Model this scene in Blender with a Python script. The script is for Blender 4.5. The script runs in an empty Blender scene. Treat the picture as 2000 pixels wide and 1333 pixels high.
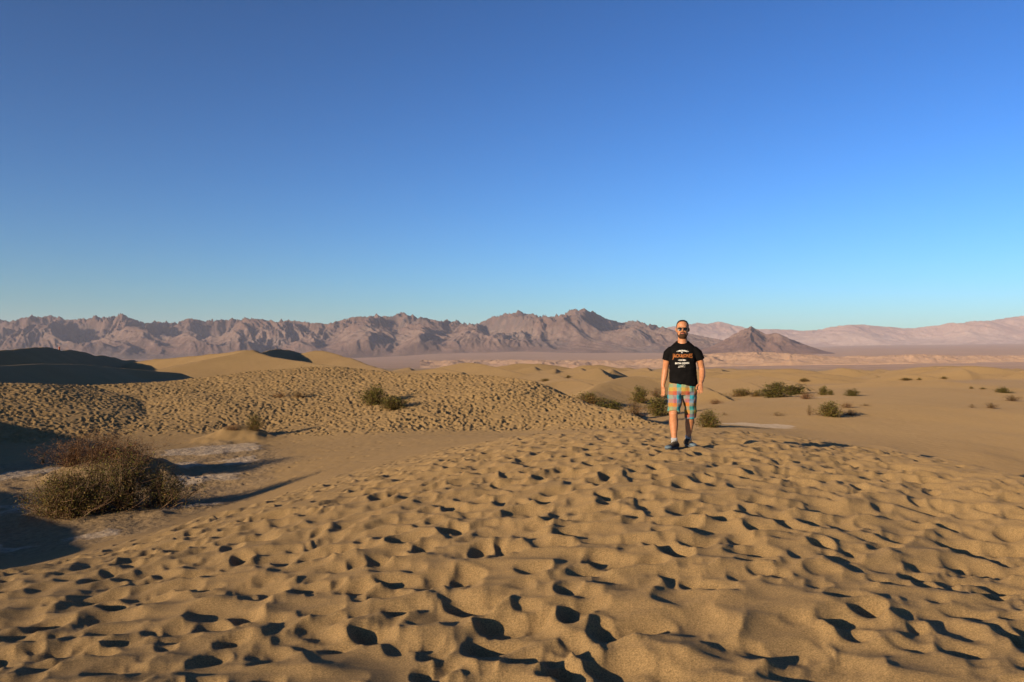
import bpy, bmesh, math, random
import numpy as np
from mathutils import Vector, Matrix
from mathutils.bvhtree import BVHTree

SC = bpy.context.scene
COL = SC.collection

# ------------------------------------------------------------------ camera, sky, sun, exposure
# The lens stands at the origin, looking along +Y with the horizon level; ground heights are below it.
FP, UC, VH = 1600.0, 1000.0, 700.0          # focal length, centre column and horizon row, in photo pixels
cam_d = bpy.data.cameras.new('camera')
cam = bpy.data.objects.new('camera', cam_d); COL.objects.link(cam)
cam_d.sensor_width = 36.0
cam_d.lens = 36.0 * FP / 2000.0
cam_d.shift_y = (VH - 666.5) / 2000.0
cam_d.clip_start = 0.1
cam_d.clip_end = 120000.0
cam.rotation_euler = (math.radians(90), 0, 0)
SC.camera = cam

SUN_EL, SUN_AZ = math.radians(11.8), math.radians(-134.0)   # the sun stands low, behind the lens to the left
world = bpy.data.worlds.new('World'); SC.world = world; world.use_nodes = True
wn = world.node_tree.nodes; wl = world.node_tree.links
for n in list(wn): wn.remove(n)
w_out = wn.new('ShaderNodeOutputWorld'); w_bg = wn.new('ShaderNodeBackground')
sky = wn.new('ShaderNodeTexSky'); sky.sky_type = 'NISHITA'; sky.sun_disc = False
sky.sun_elevation = SUN_EL; sky.sun_rotation = SUN_AZ
sky.altitude = 0; sky.air_density = 1.0; sky.dust_density = 0.4; sky.ozone_density = 2.2
w_tint = wn.new('ShaderNodeMix'); w_tint.data_type = 'RGBA'; w_tint.blend_type = 'MULTIPLY'; w_tint.inputs[0].default_value = 1.0
w_tint.inputs[7].default_value = (0.158, 0.480, 0.615, 1)      # the photograph's cool white balance on the clear sky
w_sep = wn.new('ShaderNodeSeparateColor'); w_com = wn.new('ShaderNodeCombineColor')
wl.new(sky.outputs[0], w_sep.inputs[0]); wl.new(w_com.outputs[0], w_tint.inputs[6])
for _c, _g in enumerate((1.88, 1.58, 1.72)):                # the photograph's contrast
    _p = wn.new('ShaderNodeMath'); _p.operation = 'POWER'; _p.inputs[1].default_value = _g
    wl.new(w_sep.outputs[_c], _p.inputs[0]); wl.new(_p.outputs[0], w_com.inputs[_c])
wl.new(w_tint.outputs[2], w_bg.inputs['Color'])
w_bg.inputs['Strength'].default_value = 0.05
wl.new(w_bg.outputs[0], w_out.inputs['Surface'])

sun_d = bpy.data.lights.new('sun', 'SUN'); sun_d.energy = 5.0; sun_d.angle = math.radians(0.5)
sun_d.color = (1.0, 0.80, 0.54)
sun = bpy.data.objects.new('sun', sun_d); COL.objects.link(sun)
SDIR = Vector((math.sin(SUN_AZ)*math.cos(SUN_EL), math.cos(SUN_AZ)*math.cos(SUN_EL), math.sin(SUN_EL)))
sun.rotation_euler = (-SDIR).to_track_quat('-Z', 'Y').to_euler()
sun.location = SDIR * 50

SC.view_settings.view_transform = 'Standard'
SC.view_settings.look = 'None'
SC.view_settings.exposure = 0.85
SC.view_settings.gamma = 1.0
SC.view_settings.use_curve_mapping = False
SC.render.engine = 'CYCLES'
SC.cycles.max_bounces = 6
SC.cycles.diffuse_bounces = 3
SC.cycles.volume_bounces = 1
SC.cycles.use_denoising = True

RNG = np.random.default_rng(7)
random.seed(11)

# ------------------------------------------------------------------ helpers
def P(u, v, d):
    """a point of the place, read off the photograph at column u, row v and an estimated distance d"""
    return ((u-UC)/FP*d, d, (VH-v)/FP*d)

def tag(o, label=None, cat=None, group=None, kind=None):
    if label: o['label'] = label
    if cat: o['category'] = cat
    if group: o['group'] = group
    if kind: o['kind'] = kind
    return o

def np_mesh(name, verts, quads=None, tris=None, smooth=True):
    me = bpy.data.meshes.new(name)
    verts = np.ascontiguousarray(verts, dtype=np.float32)
    me.vertices.add(len(verts)); me.vertices.foreach_set('co', verts.ravel())
    idx, start, tot = [], [], []
    n = 0
    for f, k in ((quads, 4), (tris, 3)):
        if f is None or len(f) == 0: continue
        f = np.asarray(f, dtype=np.int32)
        idx.append(f.ravel()); start.append(n + np.arange(len(f))*k); tot.append(np.full(len(f), k))
        n += f.size
    idx = np.concatenate(idx).astype(np.int32); start = np.concatenate(start).astype(np.int32); tot = np.concatenate(tot).astype(np.int32)
    me.loops.add(len(idx)); me.loops.foreach_set('vertex_index', idx)
    me.polygons.add(len(start)); me.polygons.foreach_set('loop_start', start)
    me.polygons.foreach_set('loop_total', tot)
    if smooth: me.polygons.foreach_set('use_smooth', np.ones(len(start), dtype=bool))
    me.update(calc_edges=True)
    return me

def grid_quads(nr, nc, wrap=False):
    i = np.arange(nr-1)[:, None]; j = np.arange(nc if wrap else nc-1)[None, :]
    j2 = (j+1) % nc
    return np.stack([i*nc+j, i*nc+j2, (i+1)*nc+j2, (i+1)*nc+j], -1).reshape(-1, 4)

def add_attr(me, name, arr):
    a = me.attributes.new(name, 'FLOAT', 'POINT'); a.data.foreach_set('value', np.ascontiguousarray(arr, dtype=np.float32).ravel())

def link(name, me, mat=None, parent=None):
    o = bpy.data.objects.new(name, me); COL.objects.link(o)
    if mat is not None and not me.materials: me.materials.append(mat)
    if parent is not None: o.parent = parent
    return o

def _hash(ix, iy, s):
    h = (ix.astype(np.int64)*374761393 + iy.astype(np.int64)*668265263 + s*974711) & 0x7fffffff
    h = ((h ^ (h >> 13))*1274126177) & 0x7fffffff
    return (h ^ (h >> 16)) & 0xffff

def gn(x, y, s=0):
    """2-D gradient noise, about -1..1"""
    x = np.asarray(x, dtype=np.float64); y = np.asarray(y, dtype=np.float64)
    fx = np.floor(x); fy = np.floor(y); dx = (x-fx); dy = (y-fy)
    ix = fx.astype(np.int64); iy = fy.astype(np.int64)
    ux = dx*dx*dx*(dx*(dx*6-15)+10); uy = dy*dy*dy*(dy*(dy*6-15)+10)
    def g(a, b):
        an = _hash(ix+a, iy+b, s)*(2*np.pi/65536.0)
        return np.cos(an)*(dx-a) + np.sin(an)*(dy-b)
    n0 = g(0,0)*(1-ux) + g(1,0)*ux; n1 = g(0,1)*(1-ux) + g(1,1)*ux
    return (n0*(1-uy) + n1*uy)*1.5

def fbm(x, y, octv=4, s=0, gain=0.5, lac=2.03):
    a, t, f = 1.0, 0.0, 1.0
    for o in range(octv):
        t = t + a*gn(x*f+o*17.3, y*f-o*9.1, s+o*7); a *= gain; f *= lac
    return t

def ridged(x, y, octv=4, s=0, gain=0.5, lac=2.03):
    a, t, f = 1.0, 0.0, 1.0
    for o in range(octv):
        t = t + a*(1-2*np.abs(gn(x*f+o*13.7, y*f+o*5.9, s+o*11))); a *= gain; f *= lac
    return t

def sstep(a, b, x):
    t = np.clip((x-a)/(b-a), 0, 1); return t*t*(3-2*t)

def smax(a, b, k):
    h = np.clip(0.5+0.5*(a-b)/k, 0, 1)
    return b*(1-h) + a*h + k*h*(1-h)

def catmull(pts, n):
    pts = np.asarray(pts, float)
    p = np.vstack([2*pts[0]-pts[1], pts, 2*pts[-1]-pts[-2]])
    m = len(pts)-1
    t = np.linspace(0, m-1e-9, n); i = t.astype(int); f = (t-i)[:, None]
    a, b, c, d = p[i], p[i+1], p[i+2], p[i+3]
    return 0.5*((2*b)+(c-a)*f+(2*a-5*b+4*c-d)*f*f+(3*b-a-3*c+d)*f**3)

# ------------------------------------------------------------------ materials
class NT:
    def __init__(s, name):
        s.m = bpy.data.materials.new(name); s.m.use_nodes = True
        s.t = s.m.node_tree; s.n = s.t.nodes; s.l = s.t.links
        s.bsdf = s.n.get('Principled BSDF')
    def new(s, kind, **kw):
        nd = s.n.new('ShaderNode'+kind)
        for k, v in kw.items():
            if hasattr(nd, k): setattr(nd, k, v)
            else: nd.inputs[k].default_value = v
        return nd
    def link(s, a, b): s.l.new(a, b)
    def ramp(s, fac, stops, interp='LINEAR'):
        r = s.new('ValToRGB'); r.color_ramp.interpolation = interp
        e = r.color_ramp.elements
        while len(e) < len(stops): e.new(0.5)
        for k, (p, c) in enumerate(stops):
            e[k].position = p; e[k].color = (*c, 1) if len(c) == 3 else c
        s.link(fac, r.inputs[0]); return r.outputs[0]
    def mix(s, fac, a, b, mode='MIX'):
        m = s.n.new('ShaderNodeMix'); m.data_type = 'RGBA'; m.blend_type = mode
        for sock, v in ((m.inputs[0], fac), (m.inputs[6], a), (m.inputs[7], b)):
            if hasattr(v, 'is_output'): s.link(v, sock)
            elif isinstance(v, (int, float)): sock.default_value = v
            else: sock.default_value = (*v, 1)
        return m.outputs[2]
    def math(s, op, a, b=0.0):
        m = s.n.new('ShaderNodeMath'); m.operation = op
        for k, v in ((0, a), (1, b)):
            if hasattr(v, 'is_output'): s.link(v, m.inputs[k])
            else: m.inputs[k].default_value = v
        return m.outputs[0]
    def noise(s, vec, scale, detail=4.0, rough=0.55):
        n = s.new('TexNoise'); n.inputs['Scale'].default_value = scale
        n.inputs['Detail'].default_value = detail; n.inputs['Roughness'].default_value = rough
        if vec is not None: s.link(vec, n.inputs['Vector'])
        return n.outputs['Fac']
    def attr(s, name):
        a = s.new('Attribute'); a.attribute_name = name; return a.outputs['Fac']
    def bump(s, h, strength=0.3, dist=0.01):
        b = s.new('Bump'); b.inputs['Strength'].default_value = strength; b.inputs['Distance'].default_value = dist
        s.link(h, b.inputs['Height']); s.link(b.outputs[0], s.bsdf.inputs['Normal']); return b
    def done(s, color=None, rough=0.9, spec=0.1):
        if color is not None:
            if hasattr(color, 'is_output'): s.link(color, s.bsdf.inputs['Base Color'])
            else: s.bsdf.inputs['Base Color'].default_value = (*color, 1)
        s.bsdf.inputs['Roughness'].default_value = rough
        s.bsdf.inputs['Specular IOR Level'].default_value = spec
        if spec <= 0.12 and rough > 0.93: s.bsdf.inputs['Diffuse Roughness'].default_value = 0.55
        return s.m

def m_sand():
    k = NT('sand')
    co = k.new('TexCoord').outputs['Object']
    big = k.noise(co, 0.06, 3); mid = k.noise(co, 1.3, 4); grain = k.noise(co, 260, 2, 0.7); speck = k.noise(co, 105, 2, 0.6)
    a = k.ramp(big, [(0.3, (0.222, 0.146, 0.066)), (0.7, (0.252, 0.168, 0.077))])
    b = k.mix(k.ramp(mid, [(0.35, (0,0,0)), (0.7, (1,1,1))]), a, (0.205, 0.134, 0.060))
    b = k.mix(0.25, a, b)
    g = k.ramp(grain, [(0.3, (0.62, 0.60, 0.58)), (0.52, (1,1,1)), (0.72, (1.35, 1.3, 1.2))])
    c = k.mix(0.85, b, g, 'MULTIPLY')
    g2 = k.ramp(speck, [(0.3, (0.5, 0.5, 0.5)), (0.7, (1.45, 1.4, 1.35))])
    c = k.mix(0.8, c, g2, 'MULTIPLY')
    fl = k.math('MULTIPLY', k.attr('flats'), k.ramp(k.noise(co, 0.02, 4), [(0.35, (0.3,0.3,0.3)), (0.6, (1,1,1))]))
    c = k.mix(fl, c, (0.17, 0.118, 0.075))
    # pale salt crust and cracked mud of the hollows
    cr = k.attr('crust'); cn = k.noise(co, 2.2, 6, 0.65); cn2 = k.noise(co, 9, 4, 0.6)
    cm = k.math('ADD', cr, k.math('MULTIPLY', k.math('SUBTRACT', cn, 0.5), 0.9))
    cm = k.ramp(cm, [(0.62, (0,0,0)), (0.86, (1,1,1))])
    ccol = k.ramp(cn2, [(0.3, (0.20, 0.14, 0.085)), (0.55, (0.31, 0.235, 0.16)), (0.75, (0.40, 0.32, 0.235))])
    mud = k.attr('mud')
    mcol = k.ramp(cn2, [(0.3, (0.165, 0.11, 0.055)), (0.6, (0.23, 0.155, 0.08))])
    c = k.mix(mud, c, mcol)
    c = k.mix(cm, c, ccol)
    hsum = k.math('ADD', k.math('MULTIPLY', grain, 0.6), k.math('MULTIPLY', speck, 0.5))
    hsum = k.math('ADD', hsum, k.math('MULTIPLY', k.math('MULTIPLY', cn2, mud), 14.0))
    rip = k.new('Mapping'); rip.inputs['Rotation'].default_value = (0, 0, 0.7); rip.inputs['Scale'].default_value = (1, 2.2, 1); k.link(co, rip.inputs[0])
    hsum = k.math('ADD', hsum, k.math('MULTIPLY', k.noise(rip.outputs[0], 1.6, 3, 0.6), 5.0))
    k.bump(hsum, 0.5, 0.006)
    return k.done(c, 0.95, 0.12)

def m_valley():
    k = NT('valley_gravel')
    co = k.new('TexCoord').outputs['Object']
    mp = k.new('Mapping'); mp.inputs['Scale'].default_value = (0.0006, 0.0022, 1); k.link(co, mp.inputs[0])
    n1 = k.noise(mp.outputs[0], 1.6, 6, 0.6); n2 = k.noise(co, 0.012, 5, 0.6)
    c = k.ramp(n1, [(0.3, (0.165, 0.104, 0.072)), (0.5, (0.205, 0.133, 0.094)), (0.68, (0.25, 0.17, 0.12))])
    c = k.mix(k.ramp(n2, [(0.6, (0,0,0)), (0.75, (1,1,1))]), c, (0.235, 0.18, 0.145))
    return k.done(c, 0.95, 0.05)

def m_rock(name, stops, pale, scale=0.0016, strata=0.012):
    k = NT(name)
    co = k.new('TexCoord').outputs['Object']
    n1 = k.noise(co, scale, 6, 0.6)
    wv = k.noise(co, scale*5, 6, 0.65)
    n3 = k.noise(co, scale*14, 5, 0.7)
    c = k.ramp(n1, stops)
    sx = k.new('SeparateXYZ'); k.link(co, sx.inputs[0])
    band = k.math('SINE', k.math('ADD', k.math('MULTIPLY', sx.outputs[2], strata), k.math('MULTIPLY', wv, 9.0)))
    c = k.mix(k.math('MULTIPLY', k.ramp(band, [(0.55, (0,0,0)), (0.95, (1,1,1))]), 0.35), c, pale)
    c = k.mix(k.ramp(n3, [(0.58, (0,0,0)), (0.74, (0.6,0.6,0.6))]), c, pale)
    c = k.mix(0.5, c, k.ramp(wv, [(0.3, (0.72, 0.72, 0.74)), (0.7, (1.2, 1.15, 1.1))]), 'MULTIPLY')
    k.bump(n3, 0.7, 0.32/(scale*14))
    return k.done(c, 0.95, 0.03)

# ------------------------------------------------------------------ the dune sheet
QUAL = 1.0
# control points of the broad ground: (x, y, z) and points read off the photograph
CP = [(0,0,-1.55),(0,2,-1.56),(0,4,-1.55),(0,8,-1.42),(0,12,-1.37),(2.45,11.5,-1.267),(2.5,6,-1.46),(5.8,4,-1.6),(5.9,7,-1.53),(6.4,10.2,-1.52),(7.4,13,-1.75),(8.5,16,-2.03),(9.6,20,-2.33),(10.4,24,-2.6),
      (5.0,4,-1.55),(5.1,7,-1.49),(5.6,10.2,-1.45),(6.6,13,-1.66),(7.6,16,-1.92),(8.6,20,-2.2),
      (8.2,4,-2.85),(8.2,7,-2.85),(8.7,10.2,-2.9),(9.7,13,-3.1),(10.9,16,-3.25),(12,20,-3.3),(12.8,24,-3.2),(12,4,-3.1),(12.5,9,-3.2),(13.5,14,-3.3),(14.5,19,-3.35),(-2.5,4,-1.66),(-3,6,-1.85),
      (-2.5,10,-1.75),(4.06,6.5,-1.62),(4,3,-1.58),(-4,2,-1.9),(-7,4,-2.5),(-8.5,9,-2.95),
      (-8.4,13.5,-3.3),(-9,18,-3.35),(-8,22,-3.3),(-12,25,-3.3),(-6.7,20,-3.28),(-15,20,-3.35),(-16,29,-3.3),(-12,14,-3.3),(-5.6,16,-3.0),
      (0,-5,-1.7),(-10,-10,-2.6),(10,-5,-2.6),(30,0,-3.4),(-40,-20,-3.4),(0,-60,-5),(60,-60,-5),(-60,-60,-5),(-45,30,-3.2),
      (0,62,-3.6),(-30,70,-3.2),(12,54,-3.3),(5,90,-4.3),(18,100,-4.6),(-42,46,-3.1),(-20,60,-3.2),
      (-60,110,-3.6),(-120,160,-3.6),(0,150,-5.2),(60,150,-5.2),(-150,60,-3.5),(150,40,-3.5)]
CP += [P(*q) for q in [(0,1125,8),(200,1085,9.5),(400,1010,12),(620,945,16),(800,900,18),(1000,858,20),(1150,842,20),
      (700,900,22),(560,905,24),(550,870,30),(700,847,33),(900,842,34),(900,860,26),(1100,842,32),(1290,842,28),
      (1500,861,14),
      (2000,930,23.5),(2000,900,27),(1920,886,27),(1750,863,29),(1600,852,30),(1385,834,28),(1500,826,35),(1500,811,40),(1620,816,38),(1800,830,38),(2000,862,33),
      (1700,826,37),(1750,800,44),(1750,786,52),(2000,815,46),(2000,798,58),(1535,778,64),(1395,790,50),(1663,774,68),(1800,772,76),(2000,775,82),(1600,759,130),(1450,771,100),(1350,766,110),(1500,757,150),(1700,757,140),(2000,745,150),(1800,760,92)]]
for az in range(-180, 180, 30):
    for r, z in ((320, -6.5), (800, -15), (1500, -27), (2600, -34)):
        CP.append((r*math.sin(math.radians(az)), r*math.cos(math.radians(az)), z))
CP = np.array(CP)

def logplane(x, y):
    r = np.hypot(x, y)+1e-9; L = np.log1p(r/3.0)
    return L*x/r, L*y/r
_cx, _cy = logplane(CP[:,0], CP[:,1])
def _phi(d2): return 0.5*d2*np.log(d2+1e-12)
_n = len(CP)
_K = _phi((_cx[:,None]-_cx[None])**2 + (_cy[:,None]-_cy[None])**2) + np.eye(_n)*4e-4
_Pm = np.stack([np.ones(_n), _cx, _cy], 1)
_A = np.block([[_K, _Pm], [_Pm.T, np.zeros((3,3))]])
_W = np.linalg.solve(_A, np.concatenate([CP[:,2], np.zeros(3)]))
def tps(x, y):
    sh = np.shape(x); X, Y = logplane(np.ravel(x), np.ravel(y))
    z = _W[_n] + _W[_n+1]*X + _W[_n+2]*Y
    for i in range(_n):
        z += _W[i]*_phi((X-_cx[i])**2 + (Y-_cy[i])**2)
    return z.reshape(sh)

# sharp-crested dunes: crest line, slope on the far (left-hand) side, slope on the near (right-hand) side, foot blending
DUNES = []
def dune(pts, far, near, k=0.4, rnd=0.3, px=True, wob=0.0):
    DUNES.append((np.array([P(*p) for p in pts]) if px else np.array(pts, float), far, near, k, rnd, wob))
WALL = [(-150,753,40),(0,748,42),(100,750,44),(180,752,46),(300,745,48),(440,732,50),(560,722,51),(640,718,51),(720,723,50),(800,729,48),
        (900,731,46),(1000,738,43),(1050,752,41),(1100,774,38),(1200,801,34),(1290,828,30)]
dune(WALL, 0.50, 0.152, 0.35, 0.25, wob=0.5)
# off to the left: the ridge that throws the shade into the hollow
dune([(-9,0,-1.7),(-13.5,6.3,-1.12),(-17,9.5,-1.12),(-19.6,12.9,-1.15),(-20.2,16.8,-1.95),(-21.6,20.4,-1.1),(-25,26,-1.0),(-31,34,-0.9)], 0.3, 0.38, 0.4, 0.3, px=False)
# the sharp right-hand brink of the dune underfoot
dune([(5.7,2.5,-1.55),(5.8,6,-1.51),(6.3,10,-1.47),(7.35,13,-1.71),(8.5,16,-1.99),(9.6,20,-2.29),(10.5,24,-2.57),(10.6,27,-2.9)], 0.22, 0.62, 0.10, 0.08, px=False, wob=0.2)
# shaded dunes at the left
dune([(-300,697,95),(0,686,150),(60,681,185),(100,680,220),(150,685,270),(200,697,330),(260,705,430)], 0.30, 0.50, 0.6, 0.5)
dune([(-150,718,62),(-60,716,72),(0,714,85),(100,711,105),(170,714,130),(230,721,150),(350,732,175)], 0.22, 0.40, 0.5, 0.3)
# sunlit dunes with peaks
dune([(250,709,300),(365,697,262),(430,692,240),(490,685,220),(508,692,248),(545,683,290),(600,692,330)], 0.45, 0.50, 0.6, 0.2)
dune([(330,716,215),(400,704,214),(450,695,216),(490,687,219)], 0.3, 0.27, 0.7, 0.4)
dune([(490,687,219),(540,699,208),(600,708,196),(660,714,186),(720,724,172)], 0.42, 0.27, 0.6, 0.3)
dune([(590,694,305),(620,687,298),(650,690,288),(700,706,250),(740,721,212),(790,728,180)], 0.5, 0.28, 0.6, 0.8)
dune([(860,718,260),(915,708,240),(960,716,220),(1010,727,200),(1060,734,190)], 0.5, 0.24, 0.6, 0.4)
dune([(770,730,150),(850,721,150),(900,728,140)], 0.5, 0.30, 0.4, 0.4)
dune([(970,729,240),(1040,722,220),(1090,728,210),(1140,737,200)], 0.5, 0.22, 0.5, 0.4)
dune([(1070,740,290),(1130,729,310),(1165,718,320),(1200,728,300),(1225,737,280)], 0.5, 0.30, 0.5, 0.3)
dune([(1115,778,58),(1160,757,66),(1200,741,72),(1240,736,76),(1290,741,76),(1340,750,74),(1400,764,68)], 0.5, 0.26, 0.35, 0.3, wob=0.4)
dune([(1030,762,90),(1080,748,95),(1120,745,95),(1160,753,90)], 0.45, 0.2, 0.3, 0.3)
dune([(1010,752,120),(1060,741,130),(1120,738,130),(1180,746,120)], 0.45, 0.2, 0.3, 0.3)
dune([(1270,742,150),(1330,733,160),(1400,739,150),(1470,750,130)], 0.5, 0.2, 0.4, 0.3)
dune([(1500,766,82),(1466,749,98),(1432,740,116),(1400,738,138)], 0.22, 0.55, 0.3, 0.15)
dune([(1575,755,106),(1538,742,128),(1505,737,150),(1480,736,175)], 0.22, 0.55, 0.3, 0.15)
dune([(1425,755,124),(1392,741,148),(1360,735,175)], 0.22, 0.55, 0.3, 0.15)
dune([(1165,757,86),(1124,742,100),(1090,738,118)], 0.2, 0.55, 0.3, 0.15)
dune([(1122,743,148),(1085,731,175),(1050,728,204)], 0.2, 0.55, 0.3, 0.15)
dune([(1304,752,108),(1277,738,130),(1252,734,154)], 0.2, 0.55, 0.3, 0.15)
dune([(1684,742,245),(1650,731,290),(1620,728,340)], 0.2, 0.55, 0.3, 0.15)
dune([(1594,741,255),(1560,730,300),(1532,727,345)], 0.2, 0.55, 0.3, 0.15)
dune([(1500,741,220),(1530,733,240),(1560,732,250),(1600,739,230)], 0.5, 0.25, 0.4, 0.2)
dune([(1620,752,120),(1720,745,115),(1820,744,110),(1900,752,105),(1960,762,98)], 0.24, 0.15, 0.9, 1.5)
dune([(1640,808,44),(1720,799,46),(1800,797,47),(1900,803,46),(2000,812,44)], 0.2, 0.13, 0.8, 1.6)
dune([(1820,732,210),(1900,729,230),(2000,728,240),(2150,733,240)], 0.3, 0.18, 0.8, 1.0)
dune([(1992,747,168),(1960,735,195),(1932,731,228)], 0.2, 0.5, 0.4, 0.2)
dune([(1838,744,206),(1800,732,240),(1770,728,284)], 0.2, 0.5, 0.4, 0.2)
dune([(1735,746,170),(1705,740,190),(1680,737,215)], 0.2, 0.5, 0.4, 0.2)
# scattered small dunes of the field behind
for _ in range(240):
    d = float(np.exp(RNG.uniform(math.log(170), math.log(1250))))
    az = RNG.uniform(-0.05, 0.72) if RNG.random() < 0.85 else RNG.uniform(-0.72, -0.05)
    x0 = az*d
    if az < 0.02 and d < 420: continue
    L = RNG.uniform(9, 26)*(0.6+d/700); hgt = RNG.uniform(1.6, 4.6)*(0.55+d/700)
    base = float(tps(np.array([x0]), np.array([d]))[0])
    side_on = RNG.random() < 0.5; an = RNG.uniform(1.15, 2.1) if side_on else RNG.uniform(-0.7, 0.5)
    cx, sx_ = math.cos(an), math.sin(an); cv = RNG.uniform(-0.4, 0.4)
    pts = []
    for t in np.linspace(-1, 1, 6):
        lx = t*L; ly = cv*L*t*t
        pts.append((x0+lx*cx-ly*sx_, d+lx*sx_+ly*cx, base+hgt*(1-0.8*t*t)-0.3))
    sides = (0.2, 0.5) if side_on else (0.5, 0.2)
    dune(pts, sides[0], sides[1], 0.5, 0.3, px=False)

def apply_dunes(x, y, z):
    info = None
    for i, (pts, far, near, k, rnd, wob) in enumerate(DUNES):
        c = catmull(pts, (7 if i < 2 else 4)*len(pts))
        reach = (c[:,2].max()+6)/min(far, near)*1.0
        reach = min(max(6.0, (c[:,2].max()-np.interp(np.hypot(c[:,0].mean(), c[:,1].mean()), [30, 320, 800, 1500], [-4, -8, -17, -29]))/min(far, near)), 90)
        m = (x > c[:,0].min()-reach) & (x < c[:,0].max()+reach) & (y > c[:,1].min()-reach) & (y < c[:,1].max()+reach)
        ii = np.nonzero(m)
        if len(ii[0]) == 0: continue
        px, py = x[ii], y[ii]
        if wob:
            px = px + wob*gn(px*0.3, py*0.3, 90+i); py = py + wob*gn(px*0.3+40, py*0.3, 91+i)
        best = np.full(px.shape, 1e18); sd = np.zeros(px.shape)
        for j in range(len(c)-1):
            a, b = c[j], c[j+1]; ex, ey = b[0]-a[0], b[1]-a[1]; l2 = ex*ex+ey*ey+1e-12
            t = np.clip(((px-a[0])*ex+(py-a[1])*ey)/l2, 0, 1)
            qx = px-(a[0]+t*ex); qy = py-(a[1]+t*ey); d2 = qx*qx+qy*qy
            u = d2 < best
            best[u] = d2[u]; sd[u] = (ex*qy-ey*qx)[u]
        sl = np.where(sd > 0, far, near); zz = np.full(px.shape, -1e9)
        for j in range(len(c)-1):
            a, b = c[j], c[j+1]; ex, ey = b[0]-a[0], b[1]-a[1]; l2 = ex*ex+ey*ey+1e-12
            t = np.clip(((px-a[0])*ex+(py-a[1])*ey)/l2, 0, 1)
            d2 = (px-(a[0]+t*ex))**2 + (py-(a[1]+t*ey))**2
            zz = np.maximum(zz, a[2]+t*(b[2]-a[2]) - (np.sqrt(d2+rnd*rnd)-rnd)*sl)
        if i == 0: info = (ii, sd, zz.copy(), z[ii].copy())
        z[ii] = smax(zz, z[ii], k)
    return info

def ground_rows():
    r = [0.25, 0.6, 1.0, 1.4, 1.8, 2.2, 2.6, 2.9]
    while r[-1] < 2700:
        q = r[-1]
        st = 0.009+0.0044*q if q < 20 else (0.09+0.0005*(q-20) if q < 57 else 0.0105*q-0.46)
        st /= QUAL
        r.append(q+st)
    return np.array(r)
RR = ground_rows()
TH = np.concatenate([np.linspace(-35.2, 35.2, int(980*QUAL)), np.linspace(36, 60, 30), np.linspace(64, 296, 46), np.linspace(300, 324, 30)])
TH = np.radians(TH); NTH = len(TH); NR = len(RR)
GX = RR[:,None]*np.sin(TH)[None]; GY = RR[:,None]*np.cos(TH)[None]

POLY_A = [(-6.4,2),(-6.4,8.5),(-5.6,10.5),(-5.2,13),(-4.5,16.5),(-3.0,19),(-0.6,21),(2.5,21.5),(6.5,21.6),(9.0,21.0),(8.2,16),(7.1,13),(6.1,10),(5.8,6),(5.5,1),(0,0.5),(-5,1)]
def poly_dist(x, y, poly):
    """signed distance, positive inside"""
    best = np.full(np.shape(x), 1e9); ins = np.zeros(np.shape(x), bool); n = len(poly)
    for i in range(n):
        (x1, y1), (x2, y2) = poly[i], poly[(i+1) % n]
        ex, ey = x2-x1, y2-y1
        t = np.clip(((x-x1)*ex+(y-y1)*ey)/(ex*ex+ey*ey), 0, 1)
        best = np.minimum(best, np.hypot(x-x1-t*ex, y-y1-t*ey))
        c = ((y1 > y) != (y2 > y)) & (x < (x2-x1)*(y-y1)/(y2-y1+1e-12)+x1)
        ins ^= c
    return np.where(ins, best, -best)

_ri = np.unique(np.append(np.arange(0, NR, 5), NR-1)); _ci = np.unique(np.append(np.arange(0, NTH, 5), NTH-1))
_zc = tps(GX[np.ix_(_ri, _ci)], GY[np.ix_(_ri, _ci)])
_rb = np.clip(np.searchsorted(_ri, np.arange(NR), 'right')-1, 0, len(_ri)-2); _cb = np.clip(np.searchsorted(_ci, np.arange(NTH), 'right')-1, 0, len(_ci)-2)
def _cubic(a, idx, base):
    # smooth interpolation of the coarse samples (Catmull-Rom along the first axis)
    ext = np.concatenate([2*a[:1]-a[1:2], a, 2*a[-1:]-a[-2:-1]])
    t = ((np.arange(idx[-1]+1)-idx[base])/(idx[base+1]-idx[base]))[:,None]
    p0, p1, p2, p3 = ext[base], ext[base+1], ext[base+2], ext[base+3]
    return 0.5*(2*p1+(p2-p0)*t+(2*p0-5*p1+4*p2-p3)*t*t+(3*p1-p0-3*p2+p3)*t**3)
Z = _cubic(_cubic(_zc, _ri, _rb).T, _ci, _cb).T.copy()
_near = RR < 70
# mounds of sand caught by shrubs
MOUNDS = [P(222,915,22.5)+(1.75, 0.92), P(180,1000,18)+(1.8, 0.22), P(490,846,32)+(1.2, 0.35), P(760,800,40)+(2.0, 0.35), P(445,850,32)+(1.3, 0.42)]
for mx, my, mz, mr, mh in MOUNDS:
    rr = np.hypot(GX[_near]-mx, (GY[_near]-my)*1.1)/mr
    nz = gn(GX[_near]*1.1, GY[_near]*1.1, 5)+0.5*gn(GX[_near]*2.6, GY[_near]*2.6, 7)
    Z[_near] += mh*np.exp(-(rr*(1+0.18*nz))**2*1.6)*(1+0.08*gn(GX[_near]*3, GY[_near]*3, 6))
_zb = Z.copy()
WI = apply_dunes(GX, GY, Z)
flats = sstep(0.5, 0.05, Z-_zb)*np.clip((RR-110)/120, 0, 1)[:,None]
wall_m = np.zeros_like(Z); _t = np.zeros(len(WI[0][0]))
_t = sstep(-0.05, 0.25, WI[2]-WI[3])*(WI[1] < 0.3)
wall_m[WI[0]] = _t
rough_a = np.zeros_like(Z); _n30 = RR < 30
rough_a[_n30] = sstep(-0.9, 1.0, poly_dist(GX[_n30], GY[_n30], POLY_A)+0.7*gn(GX[_n30]*0.5, GY[_n30]*0.5, 33))
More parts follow.
